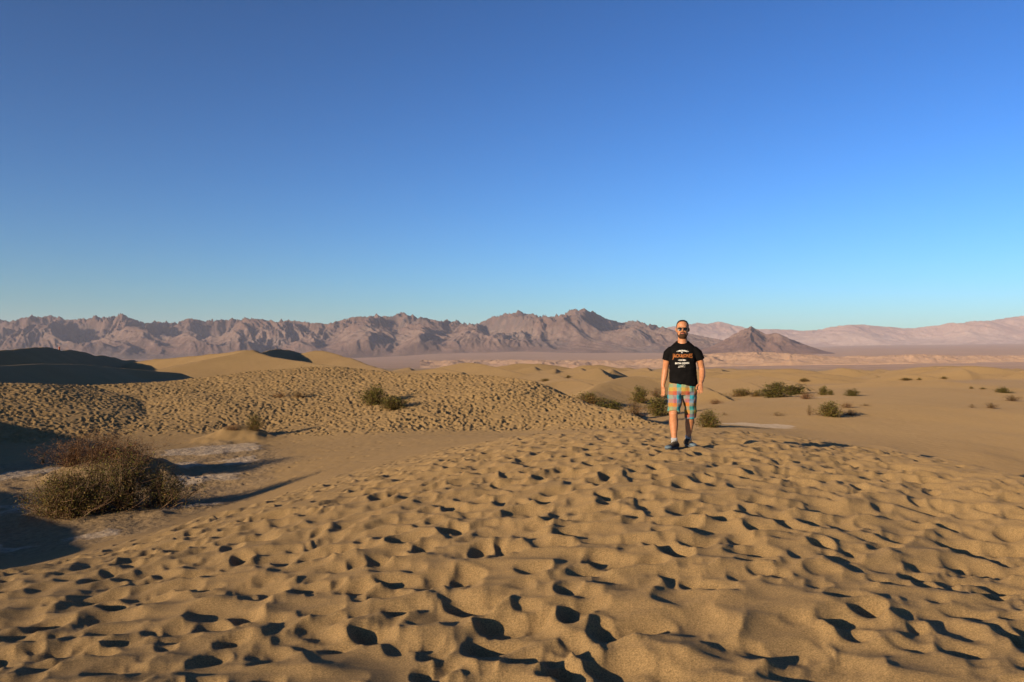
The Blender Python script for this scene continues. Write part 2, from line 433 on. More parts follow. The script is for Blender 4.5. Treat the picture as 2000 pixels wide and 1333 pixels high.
# broad undulation, growing with distance
Z += 0.05*fbm(GX*0.12, GY*0.12, 3, 21)*np.clip(RR/10, 0.2, 1.6)[:,None]
_fz = (RR > 70)
Z[_fz] += 0.35*fbm(GX[_fz]*0.02, GY[_fz]*0.02, 4, 23)*np.clip((RR[_fz]-70)/120, 0, 2.4)[:,None]

# hollow with salt crust at the left, small crust flats at the right
def flat_poly(pts, z): return [((u-UC)/FP*(FP*(-z)/(v-VH)), FP*(-z)/(v-VH)) for u, v in pts]
HOLLOW = flat_poly([(-120,1075),(60,1090),(230,1075),(330,1030),(450,1000),(520,940),(560,915),(520,880),(430,872),(300,885),(120,900),(-60,915),(-200,950)], -3.3)
CRUSTS = [flat_poly(p, -3.3) for p in ([(130,1052),(220,1040),(250,1062),(170,1078)],[(310,885),(380,878),(500,872),(520,886),(420,896),(320,896)],
          [(310,912),(400,902),(402,915),(320,930)],[(-30,928),(120,912),(130,922),(20,938),(-40,940)],[(340,938),(450,925),(480,938),(360,948)],
          [(420,905),(510,898),(500,912),(430,914)],[(10,980),(60,1000),(40,1012),(0,990)],[(300,1000),(430,985),(440,992),(320,1010)],[(-20,1052),(40,1060),(100,1068),(0,1075)])]
CRUSTS += [flat_poly([(1405,817),(1440,811),(1545,810),(1555,817),(1500,822),(1420,823)], -2.36),
           flat_poly([(1580,768),(1620,768),(1625,773),(1585,774)], -2.95), flat_poly([(1965,771),(2030,771),(2030,778),(1975,777)], -3.2)]
crust = np.zeros_like(Z); mud = np.zeros_like(Z)
xx, yy = GX[_near], GY[_near]
hd = poly_dist(xx, yy, HOLLOW)
mud[_near] = sstep(-0.7, 0.5, hd+0.5*gn(xx, yy, 44))
cr = np.zeros_like(xx)
for i, p in enumerate(CRUSTS):
    q = np.array(p); bb = np.nonzero((xx > q[:,0].min()-2) & (xx < q[:,0].max()+2) & (yy > q[:,1].min()-2) & (yy < q[:,1].max()+2))
    if len(bb[0]) == 0: continue
    bx, by = xx[bb], yy[bb]
    dd = poly_dist(bx + 0.25*gn(bx*1.3, by*1.3, 61), by + 0.5*gn(bx*1.3+9, by*0.9, 62), p)
    cr[bb] = np.maximum(cr[bb], sstep(-0.5, 0.3, dd)*0.95)
crust[_near] = cr
mz = mud[_near]
Z[_near] += mz*(0.03*fbm(xx*1.2, yy*1.2, 4, 70, 0.55) + 0.018*np.abs(gn(xx*4, yy*4, 71))) + cr*mz*0.05

# trampled sand: thousands of footprints pressed into the sheet
rz = rough_a[_near]
soft = 0.013*(1-np.abs(gn(xx*1.05+0.4*gn(xx*2, yy*2, 82), yy*1.25, 81))*2)+0.010*(1-2*np.abs(gn(xx*2.3, yy*2.6, 83)))
streak = 0.036*(1-2*np.abs(gn(xx*0.55-yy*0.25, yy*1.8+xx*0.55, 85)))
lateral = 0.020*(1-2*np.abs(gn(xx*0.8+0.3*yy, yy*2.3, 87)))
Z[_near] += rz*(soft + lateral + streak*(0.25+0.75*sstep(1.0, 6.0, xx)))
FPZ = np.zeros_like(Z)
THD = TH[:int(980*QUAL)]
WPX = np.zeros_like(Z); WPY = np.zeros_like(Z)
WPX[_near] = 0.35*gn(xx*2.6, yy*2.6, 131); WPY[_near] = 0.35*gn(xx*2.6+50, yy*2.6, 132)
def stamp(x, y, ang, ln, wd, dep, rim, keep=0.35):
    r = math.hypot(x, y); th = math.atan2(x, y)
    if r < 1.5: return
    R = ln*1.9
    i0, i1 = np.searchsorted(RR, [r-R, r+R]); da = R/r
    j0, j1 = np.searchsorted(THD, [th-da, th+da])
    if j1-j0 < 2 or i1-i0 < 2: return
    X = GX[i0:i1, j0:j1]-x+WPX[i0:i1, j0:j1]*ln; Y = GY[i0:i1, j0:j1]-y+WPY[i0:i1, j0:j1]*ln
    ca, sa = math.cos(ang), math.sin(ang)
    a = (X*ca+Y*sa)/ln; b = (-X*sa+Y*ca)/(wd*(1.0+0.25*a/1.0))
    q = np.sqrt(a*a+b*b)
    bowl = np.clip(1-q*q, 0, 1)
    lip = np.clip(1-np.abs(q-1.0)/0.75, 0, 1)**1.5*(q >= 1.0)*(1+0.7*(-a*0.6+b*0.3))
    f = FPZ[i0:i1, j0:j1]
    w = np.clip((1.12-q)*4, 0, 1)
    f *= 1-w*(1-keep)
    f += -dep*bowl + rim*(lip + (q < 1.0)*bowl**0.25*0.0 + (q < 1.0)*np.clip(1-(1-q)/0.35, 0, 1)**2)
def scatter(n, poly_fn, box, size, depth, seed, rims=(0.08, 0.3), keep=0.5, steep=0.62):
    g = np.random.default_rng(seed); k = 0
    x = g.uniform(box[0], box[1], n); y = g.uniform(box[2], box[3], n)
    ok = poly_fn(x, y) > g.uniform(0, 1, n)
    for px, py in zip(x[ok], y[ok]):
        s = g.uniform(*size); an = g.normal(0.9, 0.9) + (math.pi if g.random() < 0.5 else 0)
        wd = s*g.uniform(0.5, 0.8)
        dp = min(depth*g.uniform(0.3, 1.0)*s/0.2, steep*wd)
        stamp(px, py, an, s, wd, dp, dp*g.uniform(*rims), keep)
fn_a = lambda x, y: sstep(-0.6, 0.6, poly_dist(x, y, POLY_A)+0.5*gn(x*0.6, y*0.6, 3))
scatter(1500, fn_a, (-7, 12, 1.5, 22), (0.24, 0.44), 0.022, 100, (0.15, 0.4), 0.8)
scatter(8500, lambda x, y: fn_a(x, y)*sstep(-0.9, 0.2, gn(x*0.45, y*0.45, 8)+0.2), (-7, 12, 1.5, 22), (0.09, 0.20), 0.075, 101, (0.06, 0.28), 0.55)
def wall_fn(x, y):
    a = np.arctan2(x, y); r = np.hypot(x, y)
    i = np.clip(np.searchsorted(RR, r), 0, NR-1); j = np.clip(np.searchsorted(THD, a), 0, len(THD)-1)
    return wall_m[i, j]*(np.abs(a) < math.radians(35))*(1-mud[i, j])
scatter(48000, lambda x, y: wall_fn(x, y)*(0.8+0.6*gn(x*0.25, y*0.25, 9)), (-30, 14, 27, 54), (0.085, 0.165), 0.17, 102, (0.1, 0.4), 0.5, 0.95)
scatter(900, lambda x, y: 0.6*np.ones_like(x), (-9, 8, 20, 36), (0.09, 0.14), 0.06, 103)
scatter(2600, lambda x, y: 0.8*sstep(0.3, 0.0, np.abs(poly_dist(x, y, POLY_A)+2.2)-2.0), (4, 26, 12, 34), (0.09, 0.16), 0.035, 104)
_m = int(np.searchsorted(RR, 22.0))
def _blur(a, n):
    for _ in range(n):
        a[1:-1] = 0.25*a[:-2]+0.5*a[1:-1]+0.25*a[2:]
        a[:, 1:-1] = 0.25*a[:, :-2]+0.5*a[:, 1:-1]+0.25*a[:, 2:]
_blur(FPZ[:_m], 1); _blur(FPZ[:int(np.searchsorted(RR, 9.0))], 1)
FPZ = np.where(FPZ < -0.05, -0.05-0.03*np.tanh((-FPZ-0.05)/0.03), FPZ)
Z += FPZ
# wind-worked fine relief outside the trampled parts
fine = (1-rough_a[_near])*(1-mud[_near])
Z[_near] += 0.010*fine*(gn(xx*2.6, yy*2.6, 120)+0.7*gn(xx*5.2, yy*5.2, 121))*np.clip((np.hypot(xx, yy)-12)/12, 0, 1)

verts = np.concatenate([np.stack([GX, GY, Z], -1).reshape(-1, 3), [[0, 0, float(Z[0].mean())]]])
quads = grid_quads(NR, NTH, True)[:, ::-1]
c0 = NR*NTH
tris = np.stack([np.full(NTH, c0), (np.arange(NTH)+1) % NTH, np.arange(NTH)], -1)
# orient upwards
me = np_mesh('sand_dunes', verts, quads, tris)
if me.polygons[len(quads)//2].normal.z < 0: me.flip_normals()
add_attr(me, 'crust', np.append(crust.ravel(), 0)); add_attr(me, 'mud', np.append(mud.ravel(), 0)); add_attr(me, 'flats', np.append(flats.ravel(), 0))
M_SAND = m_sand()
g_o = tag(link('sand_dunes', me, M_SAND), kind='structure')

def ground_z(x, y):
    r = math.hypot(x, y); th = math.atan2(x, y)
    if th < TH[0]: th += 2*math.pi
    i = min(max(int(np.searchsorted(RR, r)), 1), NR-1); j = min(max(int(np.searchsorted(TH, th)), 1), NTH-1)
    a = (r-RR[i-1])/(RR[i]-RR[i-1]); b = (th-TH[j-1])/(TH[j]-TH[j-1])
    return float((Z[i-1,j-1]*(1-b)+Z[i-1,j]*b)*(1-a) + (Z[i,j-1]*(1-b)+Z[i,j]*b)*a)

# ------------------------------------------------------------------ valley floor and far relief
def interp_u(pts, u):
    p = np.array(pts, float); return np.interp(u, p[:,0], p[:,1])
def floor_z(x, y):
    d = np.hypot(x, y); u = np.clip(UC+FP*x/np.maximum(y, 1), -300, 2300)
    low = interp_u([(-300,-44),(800,-52),(1200,-56),(1400,-42),(1700,-31),(2300,-26)], u)
    foot = (VH-interp_u([(-300,706),(600,704),(700,700),(860,692),(1000,688),(1200,690),(1400,693),(1560,692),(1700,687),(2300,685)], u))/FP*9000
    t = np.clip((d-4300)/4700, 0, 1)
    z = np.where(d < 4300, np.interp(d, [0, 1000, 4000, 4300], [0, 0, 1, 1])*(low+34)-34, low+(foot-low)*t**1.3)
    return z + np.clip(d-9000, 0, None)*0.02
vr = np.geomspace(900, 30000, 130); va = np.radians(np.linspace(-44, 44, 360))
VX = vr[:,None]*np.sin(va); VY = vr[:,None]*np.cos(va)
VZ = floor_z(VX, VY) + 3*fbm(VX*0.0016, VY*0.0016, 4, 300)*np.clip((vr-900)/3000, 0, 2)[:,None]
me = np_mesh('valley_floor', np.stack([VX, VY, VZ], -1).reshape(-1, 3), grid_quads(130, 360)[:, ::-1])
if me.polygons[5000].normal.z < 0: me.flip_normals()
tag(link('valley_floor', me, m_valley()), kind='structure')

def erode(x, y, h, gx, gy, freq, amp, octv, seed, slope_k=1.0):
    """carve branching gullies along the fall line"""
    tot = np.zeros_like(h)
    for o in range(octv):
        px, py = x*freq, y*freq
        sx, sy = gy*slope_k, -gx*slope_k
        l = np.hypot(sx, sy)+1e-6; lim = np.minimum(l, 1.2)/l
        sx, sy = sx*lim, sy*lim
        ix, iy = np.floor(px), np.floor(py)
        H = np.zeros_like(h); DX = np.zeros_like(h); DY = np.zeros_like(h); WT = np.zeros_like(h)
        for a in (-1, 0, 1, 2):
            for b in (-1, 0, 1, 2):
                hx = ix+a-0.5; hy = iy+b-0.5
                r1 = _hash((ix+a).astype(np.int64), (iy+b).astype(np.int64), seed+o*3)/65536.0
                r2 = _hash((ix+a).astype(np.int64), (iy+b).astype(np.int64), seed+o*3+1)/65536.0
                qx = px-(ix+a)-(r1-0.5)*0.8; qy = py-(iy+b)-(r2-0.5)*0.8
                w = np.exp(-(qx*qx+qy*qy)*2.0)
                ph = (qx*sx+qy*sy)*2*np.pi
                H += np.cos(ph)*w; WT += w
                s_ = -np.sin(ph)*w
                DX += s_*sx*2*np.pi; DY += s_*sy*2*np.pi
        H /= WT; DX /= WT; DY /= WT
        tot += amp*H*np.minimum(1, l*1.5)
        gx = gx + 0.16*DX*amp*freq*3; gy = gy + 0.16*DY*amp*freq*3
        amp *= 0.52; freq *= 1.95
    return tot

def range_patch(name, mat, u0, u1, nc, d0, d1, nr, base_v, sky_v, shape, ero, seed, fix=10, pw=1.0):
    """a mountain range: columns over azimuth, rows from the foot to behind the crest"""
    u = np.linspace(u0, u1, nc); f = np.linspace(0, 1, nr)
    bv = interp_u(base_v, u); sv = interp_u(sky_v, u)
    D = d0+(d1-d0)*f[:,None]+0*u[None]
    X = (u[None]-UC)/FP*D; Y = D
    H = shape(u[None]+0*f[:,None], f[:,None]+0*u[None], X, Y)      # 0..1 relief
    dy = (d1-d0)/(nr-1); dx = (u1-u0)/(nc-1)/FP*(d0+d1)/2
    top = (d0+d1)/2*0.058
    gx = np.gradient(H*top, axis=1)/dx; gy = np.gradient(H*top, axis=0)/dy
    for (fr, am, oc) in ero:
        E = erode(X, Y, H, gx, gy, fr, am, oc, seed)
        H = H + E*sstep(0.0, 0.18, H)*(0.4+0.6*np.clip(H, 0, 1))
        seed += 31
    H = np.maximum(H, -0.06)
    zb = (VH-bv)/FP*d0
    # scale the relief column by column, smoothly, to reach the skyline
    need = (VH-sv)/FP                                # tan of skyline elevation
    s = np.full(nc, top)
    for _ in range(6):
        zz = zb[None]+H*s[None]
        rat = zz/D; k = rat.argmax(0); mx = rat.max(0); Dk = D[k, np.arange(nc)]; Hk = np.maximum(H[k, np.arange(nc)], 0.05)
        s = s+(need-mx)*Dk/Hk*0.9
        ker = np.exp(-0.5*(np.arange(-3*fix, 3*fix+1)/fix)**2); ker /= ker.sum()
        s = np.convolve(np.pad(s, 3*fix, mode='edge'), ker, 'valid')
        s = np.clip(s, top*0.15, top*3)
    Zm = zb[None]+H*s[None]
    Zm[0] -= 60; Zm[-1] -= 200
    me = np_mesh(name, np.stack([X, Y, Zm], -1).reshape(-1, 3), grid_quads(nr, nc)[:, ::-1])
    if me.polygons[len(me.polygons)//2].normal.z < 0: me.flip_normals()
    return tag(link(name, me, mat), kind='structure')

SKY1 = [(-300,632),(-150,622),(-60,630),(0,624),(26,627),(65,616),(78,622),(101,615),(133,626),(161,623),(192,619),(229,618),(243,612),(253,621),(281,631),(299,628),(346,632),
        (367,620),(393,627),(426,626),(463,623),(489,621),(527,628),(563,625),(589,629),(618,630),(631,635),(662,627),(688,619),(714,618),(743,616),
        (758,619),(779,615),(791,608),(803,620),(823,618),(850,627),(886,627),(907,631),(933,633),(954,624),(974,615),(998,612),(1017,608),(1038,615),(1085,618),
        (1106,611),(1126,602),(1142,605),(1163,611),(1181,622),(1199,627),(1215,631),(1244,625),(1259,632),(1288,638),(1309,643),(1360,655),(1450,672),(1560,690)]
BASE1 = [(-300,706),(600,705),(700,701),(860,694),(1000,690),(1200,692),(1400,694),(1560,696)]
def rnorm(x, y, octv, sd): return np.clip((ridged(x, y, octv, sd, 0.5)+0.35)/1.7, 0, 1.2)
def shape1(u, f, X, Y):
    w = f + 0.16*fbm(X*0.00045, Y*0.00045, 3, 401)
    x2 = X + 420*gn(X*0.0007, Y*0.0007, 405); y2 = Y + 420*gn(X*0.0007+7, Y*0.0007, 406)
    R = rnorm(x2*0.00078+y2*0.00025, y2*0.0005, 5, 411)
    ramp = sstep(-0.04, 0.72, w)
    low = sstep(0.0, 0.14, f)*sstep(1350, 800, u)
    h = ramp*(0.27+0.88*R) + 0.26*low*(1-ramp)*R*1.3
    return h*(1-sstep(0.84, 1.0, f)*0.7)*sstep(0, 0.05, f)
range_patch('mountain_range', m_rock('mountain_rock', [(0.32, (0.074, 0.050, 0.042)), (0.48, (0.122, 0.080, 0.064)), (0.62, (0.095, 0.073, 0.066)), (0.75, (0.160, 0.106, 0.080))], (0.225, 0.165, 0.13)),
            -320, 1580, 980, 9000, 12000, 200, BASE1, SKY1, shape1, [(0.0018, 0.078, 4)], 500, 3)

SKY2 = [(1080,660),(1200,645),(1288,640),(1309,641),(1345,633),(1386,629),(1418,633),(1444,636),(1454,640),(1480,644),(1511,641),(1532,648),(1550,643),(1584,650),(1605,644),(1623,638),(1662,633),
        (1701,635),(1737,640),(1763,642),(1815,640),(1854,633),(1886,626),(1906,628),(1961,623),(2000,618),(2100,610),(2300,604)]
BASE2 = [(1080,690),(1500,688),(1600,684),(2300,684)]
def shape2(u, f, X, Y):
    w = f + 0.12*fbm(X*0.0002, Y*0.0002, 3, 431)
    main = sstep(0.0, 0.8, w)
    return main*(0.62+0.36*rnorm(X*0.0004, Y*0.0003, 5, 441))*(1-sstep(0.88, 1.0, f)*0.6)
range_patch('pale_mountain_range', m_rock('pale_mountain_rock', [(0.3, (0.19, 0.125, 0.10)), (0.5, (0.24, 0.165, 0.135)), (0.7, (0.28, 0.20, 0.16))], (0.36, 0.28, 0.235), 0.0009, 0.008),
            1060, 2320, 560, 16500, 21500, 110, BASE2, SKY2, shape2, [(0.001, 0.06, 4)], 560, 9)

SKY3 = [(1330,692),(1370,684),(1395,675),(1415,664),(1432,654),(1450,644),(1467,638),(1480,644),(1495,654),(1505,653),(1518,650),(1530,656),(1555,667),(1580,676),(1610,686),(1640,692)]
BASE3 = [(1330,692),(1640,692)]
def shape3(u, f, X, Y):
    c = np.interp(u, [1330, 1467, 1517, 1640], [0.0, 1.0, 0.8, 0.0])
    return np.maximum(0, 1-np.abs(f-0.5)*2)**0.9*np.clip(c, 0.02, 1)*1.0 + 0.05*ridged(X*0.002, Y*0.002, 3, 451)*c
range_patch('dark_cone_mountain', m_rock('dark_mountain_rock', [(0.3, (0.085, 0.052, 0.042)), (0.5, (0.115, 0.071, 0.056)), (0.7, (0.145, 0.092, 0.072))], (0.20, 0.14, 0.11), 0.003),
            1330, 1640, 240, 7600, 8900, 90, BASE3, SKY3, shape3, [(0.0035, 0.20, 4)], 610, 4)

SKY4 = [(820,722),(900,718),(960,712),(1020,706),(1080,704),(1120,703),(1200,705),(1300,701),(1380,692),(1420,689),(1500,688),(1560,692),(1620,696),(1680,699),(1740,694),(1800,692),(1900,696),(1960,701),(2050,701),(2200,704)]
BASE4 = [(820,722),(1000,721),(1200,722),(1400,716),(1500,712),(1800,712),(2200,710)]
def shape4(u, f, X, Y):
    w = f+0.25*fbm(X*0.004, Y*0.004, 3, 471)
    return sstep(-0.05, 0.75, w)*(0.86+0.14*ridged(X*0.004, Y*0.004, 3, 481))*(1-0.8*sstep(0.8, 1.0, f))
range_patch('badland_hills', m_rock('badland_clay', [(0.3, (0.25, 0.155, 0.098)), (0.5, (0.30, 0.195, 0.125)), (0.68, (0.225, 0.145, 0.10))], (0.36, 0.26, 0.185), 0.008, 0.03),
            820, 2200, 820, 4000, 5000, 60, BASE4, SKY4, shape4, [(0.009, 0.13, 3)], 660, 6)
# ------------------------------------------------------------------ shrubs
def spot(u, v, d, lo=0.72, hi=1.45):
    """where the sight line through (u, v) meets the sand, near distance d"""
    ys = np.linspace(d*lo, d*hi, 240); best = None
    for y in ys:
        if ground_z((u-UC)/FP*y, y) >= (VH-v)/FP*y:
            best = y; break
    y = best if best is not None else d
    x = (u-UC)/FP*y
    return Vector((x, y, ground_z(x, y)))

def m_leaf(name, greens, dry):
    k = NT(name)
    t = k.attr('tone'); b = k.attr('dry')
    c = k.ramp(t, [(0.0, greens[0]), (0.5, greens[1]), (1.0, greens[2])])
    d = k.ramp(t, [(0.0, dry[0]), (1.0, dry[1])])
    c = k.mix(b, c, d)
    m = k.done(c, 0.7, 0.2)
    tr = k.new('BsdfTranslucent'); k.link(c, tr.inputs[0])
    ms = k.new('MixShader'); ms.inputs[0].default_value = 0.25
    out = [n for n in k.n if n.type == 'OUTPUT_MATERIAL'][0]
    k.link(k.bsdf.outputs[0], ms.inputs[1]); k.link(tr.outputs[0], ms.inputs[2]); k.link(ms.outputs[0], out.inputs[0])
    return m
M_LEAF = m_leaf('creosote_leaf', [(0.042, 0.043, 0.007), (0.090, 0.083, 0.014), (0.165, 0.138, 0.027)], [(0.13, 0.052, 0.018), (0.25, 0.115, 0.036)])
def m_twig():
    k = NT('dry_twig'); co = k.new('TexCoord').outputs['Object']
    return k.done(k.ramp(k.noise(co, 6, 3), [(0.3, (0.055, 0.030, 0.018)), (0.55, (0.13, 0.075, 0.042)), (0.75, (0.22, 0.15, 0.095))]), 0.9, 0.1)
M_TWIG = m_twig()

def tube_arrays(path, r0, r1, n=3):
    path = np.asarray(path, float); m = len(path)
    t = np.gradient(path, axis=0); t /= np.linalg.norm(t, axis=1)[:,None]+1e-9
    a = np.cross(t, [0.31, 0.77, 0.55]); a /= np.linalg.norm(a, axis=1)[:,None]+1e-9
    b = np.cross(t, a)
    ang = np.arange(n)*2*np.pi/n; rad = np.linspace(r0, r1, m)[:,None,None]
    v = path[:,None,:] + rad*(np.cos(ang)[None,:,None]*a[:,None,:]+np.sin(ang)[None,:,None]*b[:,None,:])
    i = np.arange(m-1)[:,None]; j = np.arange(n)[None]; j2 = (j+1) % n
    f = np.stack([i*n+j, i*n+j2, (i+1)*n+j2, (i+1)*n+j], -1).reshape(-1, 4)
    return v.reshape(-1, 3), f

def shrub_meshes(name, W, H, seed, stems=40, leaves=3000, leaf=0.03, dry=0.25, lean=0.0, spread=1.0, lobes=None, twigs=3):
    g = np.random.default_rng(seed)
    V, F, n = [], [], 0
    tips = []
    lobes = lobes or [(0, 0, 1.0)]
    for s in range(stems):
        lx, ly, lh = lobes[s % len(lobes)]
        az = g.uniform(0, 2*np.pi); el = g.uniform(0.12, 1.0)
        out = math.cos(el*1.45)*W*0.5*spread*g.uniform(0.55, 1.0); up = H*lh*math.sin(el*1.5)*g.uniform(0.7, 1.0)+0.04*H
        base = np.array([lx+g.normal(0, W*0.05), ly+g.normal(0, W*0.05), -0.05])
        end = base+np.array([math.cos(az)*out+lean*W*0.2, math.sin(az)*out*0.85, up])
        mid = base*0.45+end*0.55+np.array([0, 0, up*0.12])+g.normal(0, W*0.03, 3)
        t = np.linspace(0, 1, 6)[:,None]
        p = (1-t)**2*base+2*t*(1-t)*mid+t*t*end + g.normal(0, W*0.008, (6, 3))*t
        rr = max(0.0035, 0.007*H)
        v, f = tube_arrays(p, rr, rr*0.4); V.append(v); F.append(f+n); n += len(v)
        tips.append(p)
        for q in range(twigs):
            k = g.integers(2, 6); o = p[k-1]
            e = o+np.array([g.normal(0, W*0.09), g.normal(0, W*0.09), abs(g.normal(0.08, 0.07))*H])
            pp = np.linspace(o, e, 4)+g.normal(0, W*0.008, (4, 3))
            v, f = tube_arrays(pp, rr*0.55, rr*0.3); V.append(v); F.append(f+n); n += len(v)
            tips.append(pp)
    bme = np_mesh(name+'_branches', np.concatenate(V), np.concatenate(F), smooth=False)
    bme.materials.append(M_TWIG)
    if leaves <= 0: return bme, None
    ti = g.integers(0, len(tips), leaves)
    pos = np.empty((leaves, 3))
    for i, k in enumerate(ti):
        p = tips[k]; s = g.random()**0.6*(len(p)-1); a = int(min(s, len(p)-2)); pos[i] = p[a]+(p[a+1]-p[a])*(s-a)
    pos += g.normal(0, 0.022*W+leaf*0.5, (leaves, 3))
    pos[:,2] = np.maximum(pos[:,2], 0.01)
    d1 = g.normal(0, 1, (leaves, 3)); d1 /= np.linalg.norm(d1, axis=1)[:,None]
    d2 = np.cross(d1, g.normal(0, 1, (leaves, 3))); d2 /= np.linalg.norm(d2, axis=1)[:,None]+1e-9
    L = (leaf*g.uniform(0.6, 1.3, leaves))[:,None]; Wd = L*0.42
    q = np.stack([pos-d1*L*0.5, pos+d2*Wd*0.5, pos+d1*L*0.5, pos-d2*Wd*0.5], 1)
    fme = np_mesh(name+'_foliage', q.reshape(-1, 3), np.arange(leaves*4).reshape(-1, 4), smooth=False)
    hn = pos[:,2]/max(H, 1e-3)
    dr = np.clip(dry*1.6*(1-hn*1.1)+g.normal(0, 0.25, leaves)+dry-0.15, 0, 1)
    add_attr(fme, 'tone', np.repeat(g.random(leaves), 4)); add_attr(fme, 'dry', np.repeat(dr, 4))
    fme.materials.append(M_LEAF)
    return bme, fme

def shrub(name, label, loc, meshes, rz=0.0, sc=(1,1,1), group='desert shrubs among the dunes', cat='shrub'):
    e = bpy.data.objects.new(name, None); COL.objects.link(e); e.empty_display_size = 0.1
    e.location = loc; e.rotation_euler = (0, 0, rz); e.scale = sc
    tag(e, label, cat, group)
    b = bpy.data.objects.new('branches', meshes[0]); COL.objects.link(b); b.parent = e
    if meshes[1] is not None:
        f = bpy.data.objects.new('foliage', meshes[1]); COL.objects.link(f); f.parent = e; f['kind'] = 'stuff'
    return e

def px(n, d): return n/FP*d
# the large shrub in the salt hollow, and the brush on the hummock behind it
L = spot(195, 1004, 18); D = L.y
shrub('desert_shrub', 'large sprawling olive shrub with rusty base, in the salt hollow', L,
      shrub_meshes('large_shrub', px(200, D), px(136, D), 1, 260, 18500, 0.042, 0.17, 0.1, 0.9, lobes=[(-px(82, D), -0.1, 0.62), (-px(12, D), 0.1, 0.95), (px(36, D), 0.25, 1.08), (px(96, D), 0.6, 0.72), (-px(40, D), -0.3, 0.7)], twigs=5))
D = MOUNDS[0][1]-0.75; L = Vector((MOUNDS[0][0]+0.05, D, ground_z(MOUNDS[0][0]+0.05, D)-0.10))
shrub('desert_shrub', 'tangled rust-brown dead brush crowning the sand hummock behind the large shrub', L,
      shrub_meshes('hummock_brush', px(165, D), px(72, D), 2, 200, 7000, 0.036, 0.80, 0.0, 1.0, lobes=[(-px(55, D), -0.1, 0.9), (-px(15, D), 0, 1.1), (px(25, D), 0, 1.0), (px(60, D), 0.1, 0.8)], twigs=5))
D = MOUNDS[0][1]-0.5; L = Vector((MOUNDS[0][0]-0.8, D, ground_z(MOUNDS[0][0]-0.8, D)-0.05))
shrub('desert_shrub', 'small green-brown shrub at the left shoulder of the hummock', L, shrub_meshes('shoulder_shrub', px(66, D), px(42, D), 3, 46, 1300, 0.032, 0.55, twigs=4))
L = spot(84, 905, 23); D = L.y
shrub('desert_shrub', 'tiny lone green sprig at the edge of the hollow shade', L, shrub_meshes('sprig', px(14, D), px(20, D), 4, 10, 160, 0.03, 0.1))
L = spot(497, 842, 31.5); D = L.y
shrub('desert_shrub', 'rounded green shrub on a small hummock at the foot of the trampled dune', L, shrub_meshes('hummock_green', px(50, D), px(36, D), 5, 60, 2200, 0.045, 0.2, twigs=4))
L = spot(455, 842, 31.5); D = L.y
shrub('desert_shrub', 'low dry twigs left of the rounded green shrub on its hummock', L, shrub_meshes('dry_low', px(60, D), px(17, D), 6, 46, 350, 0.035, 1.0, twigs=4))

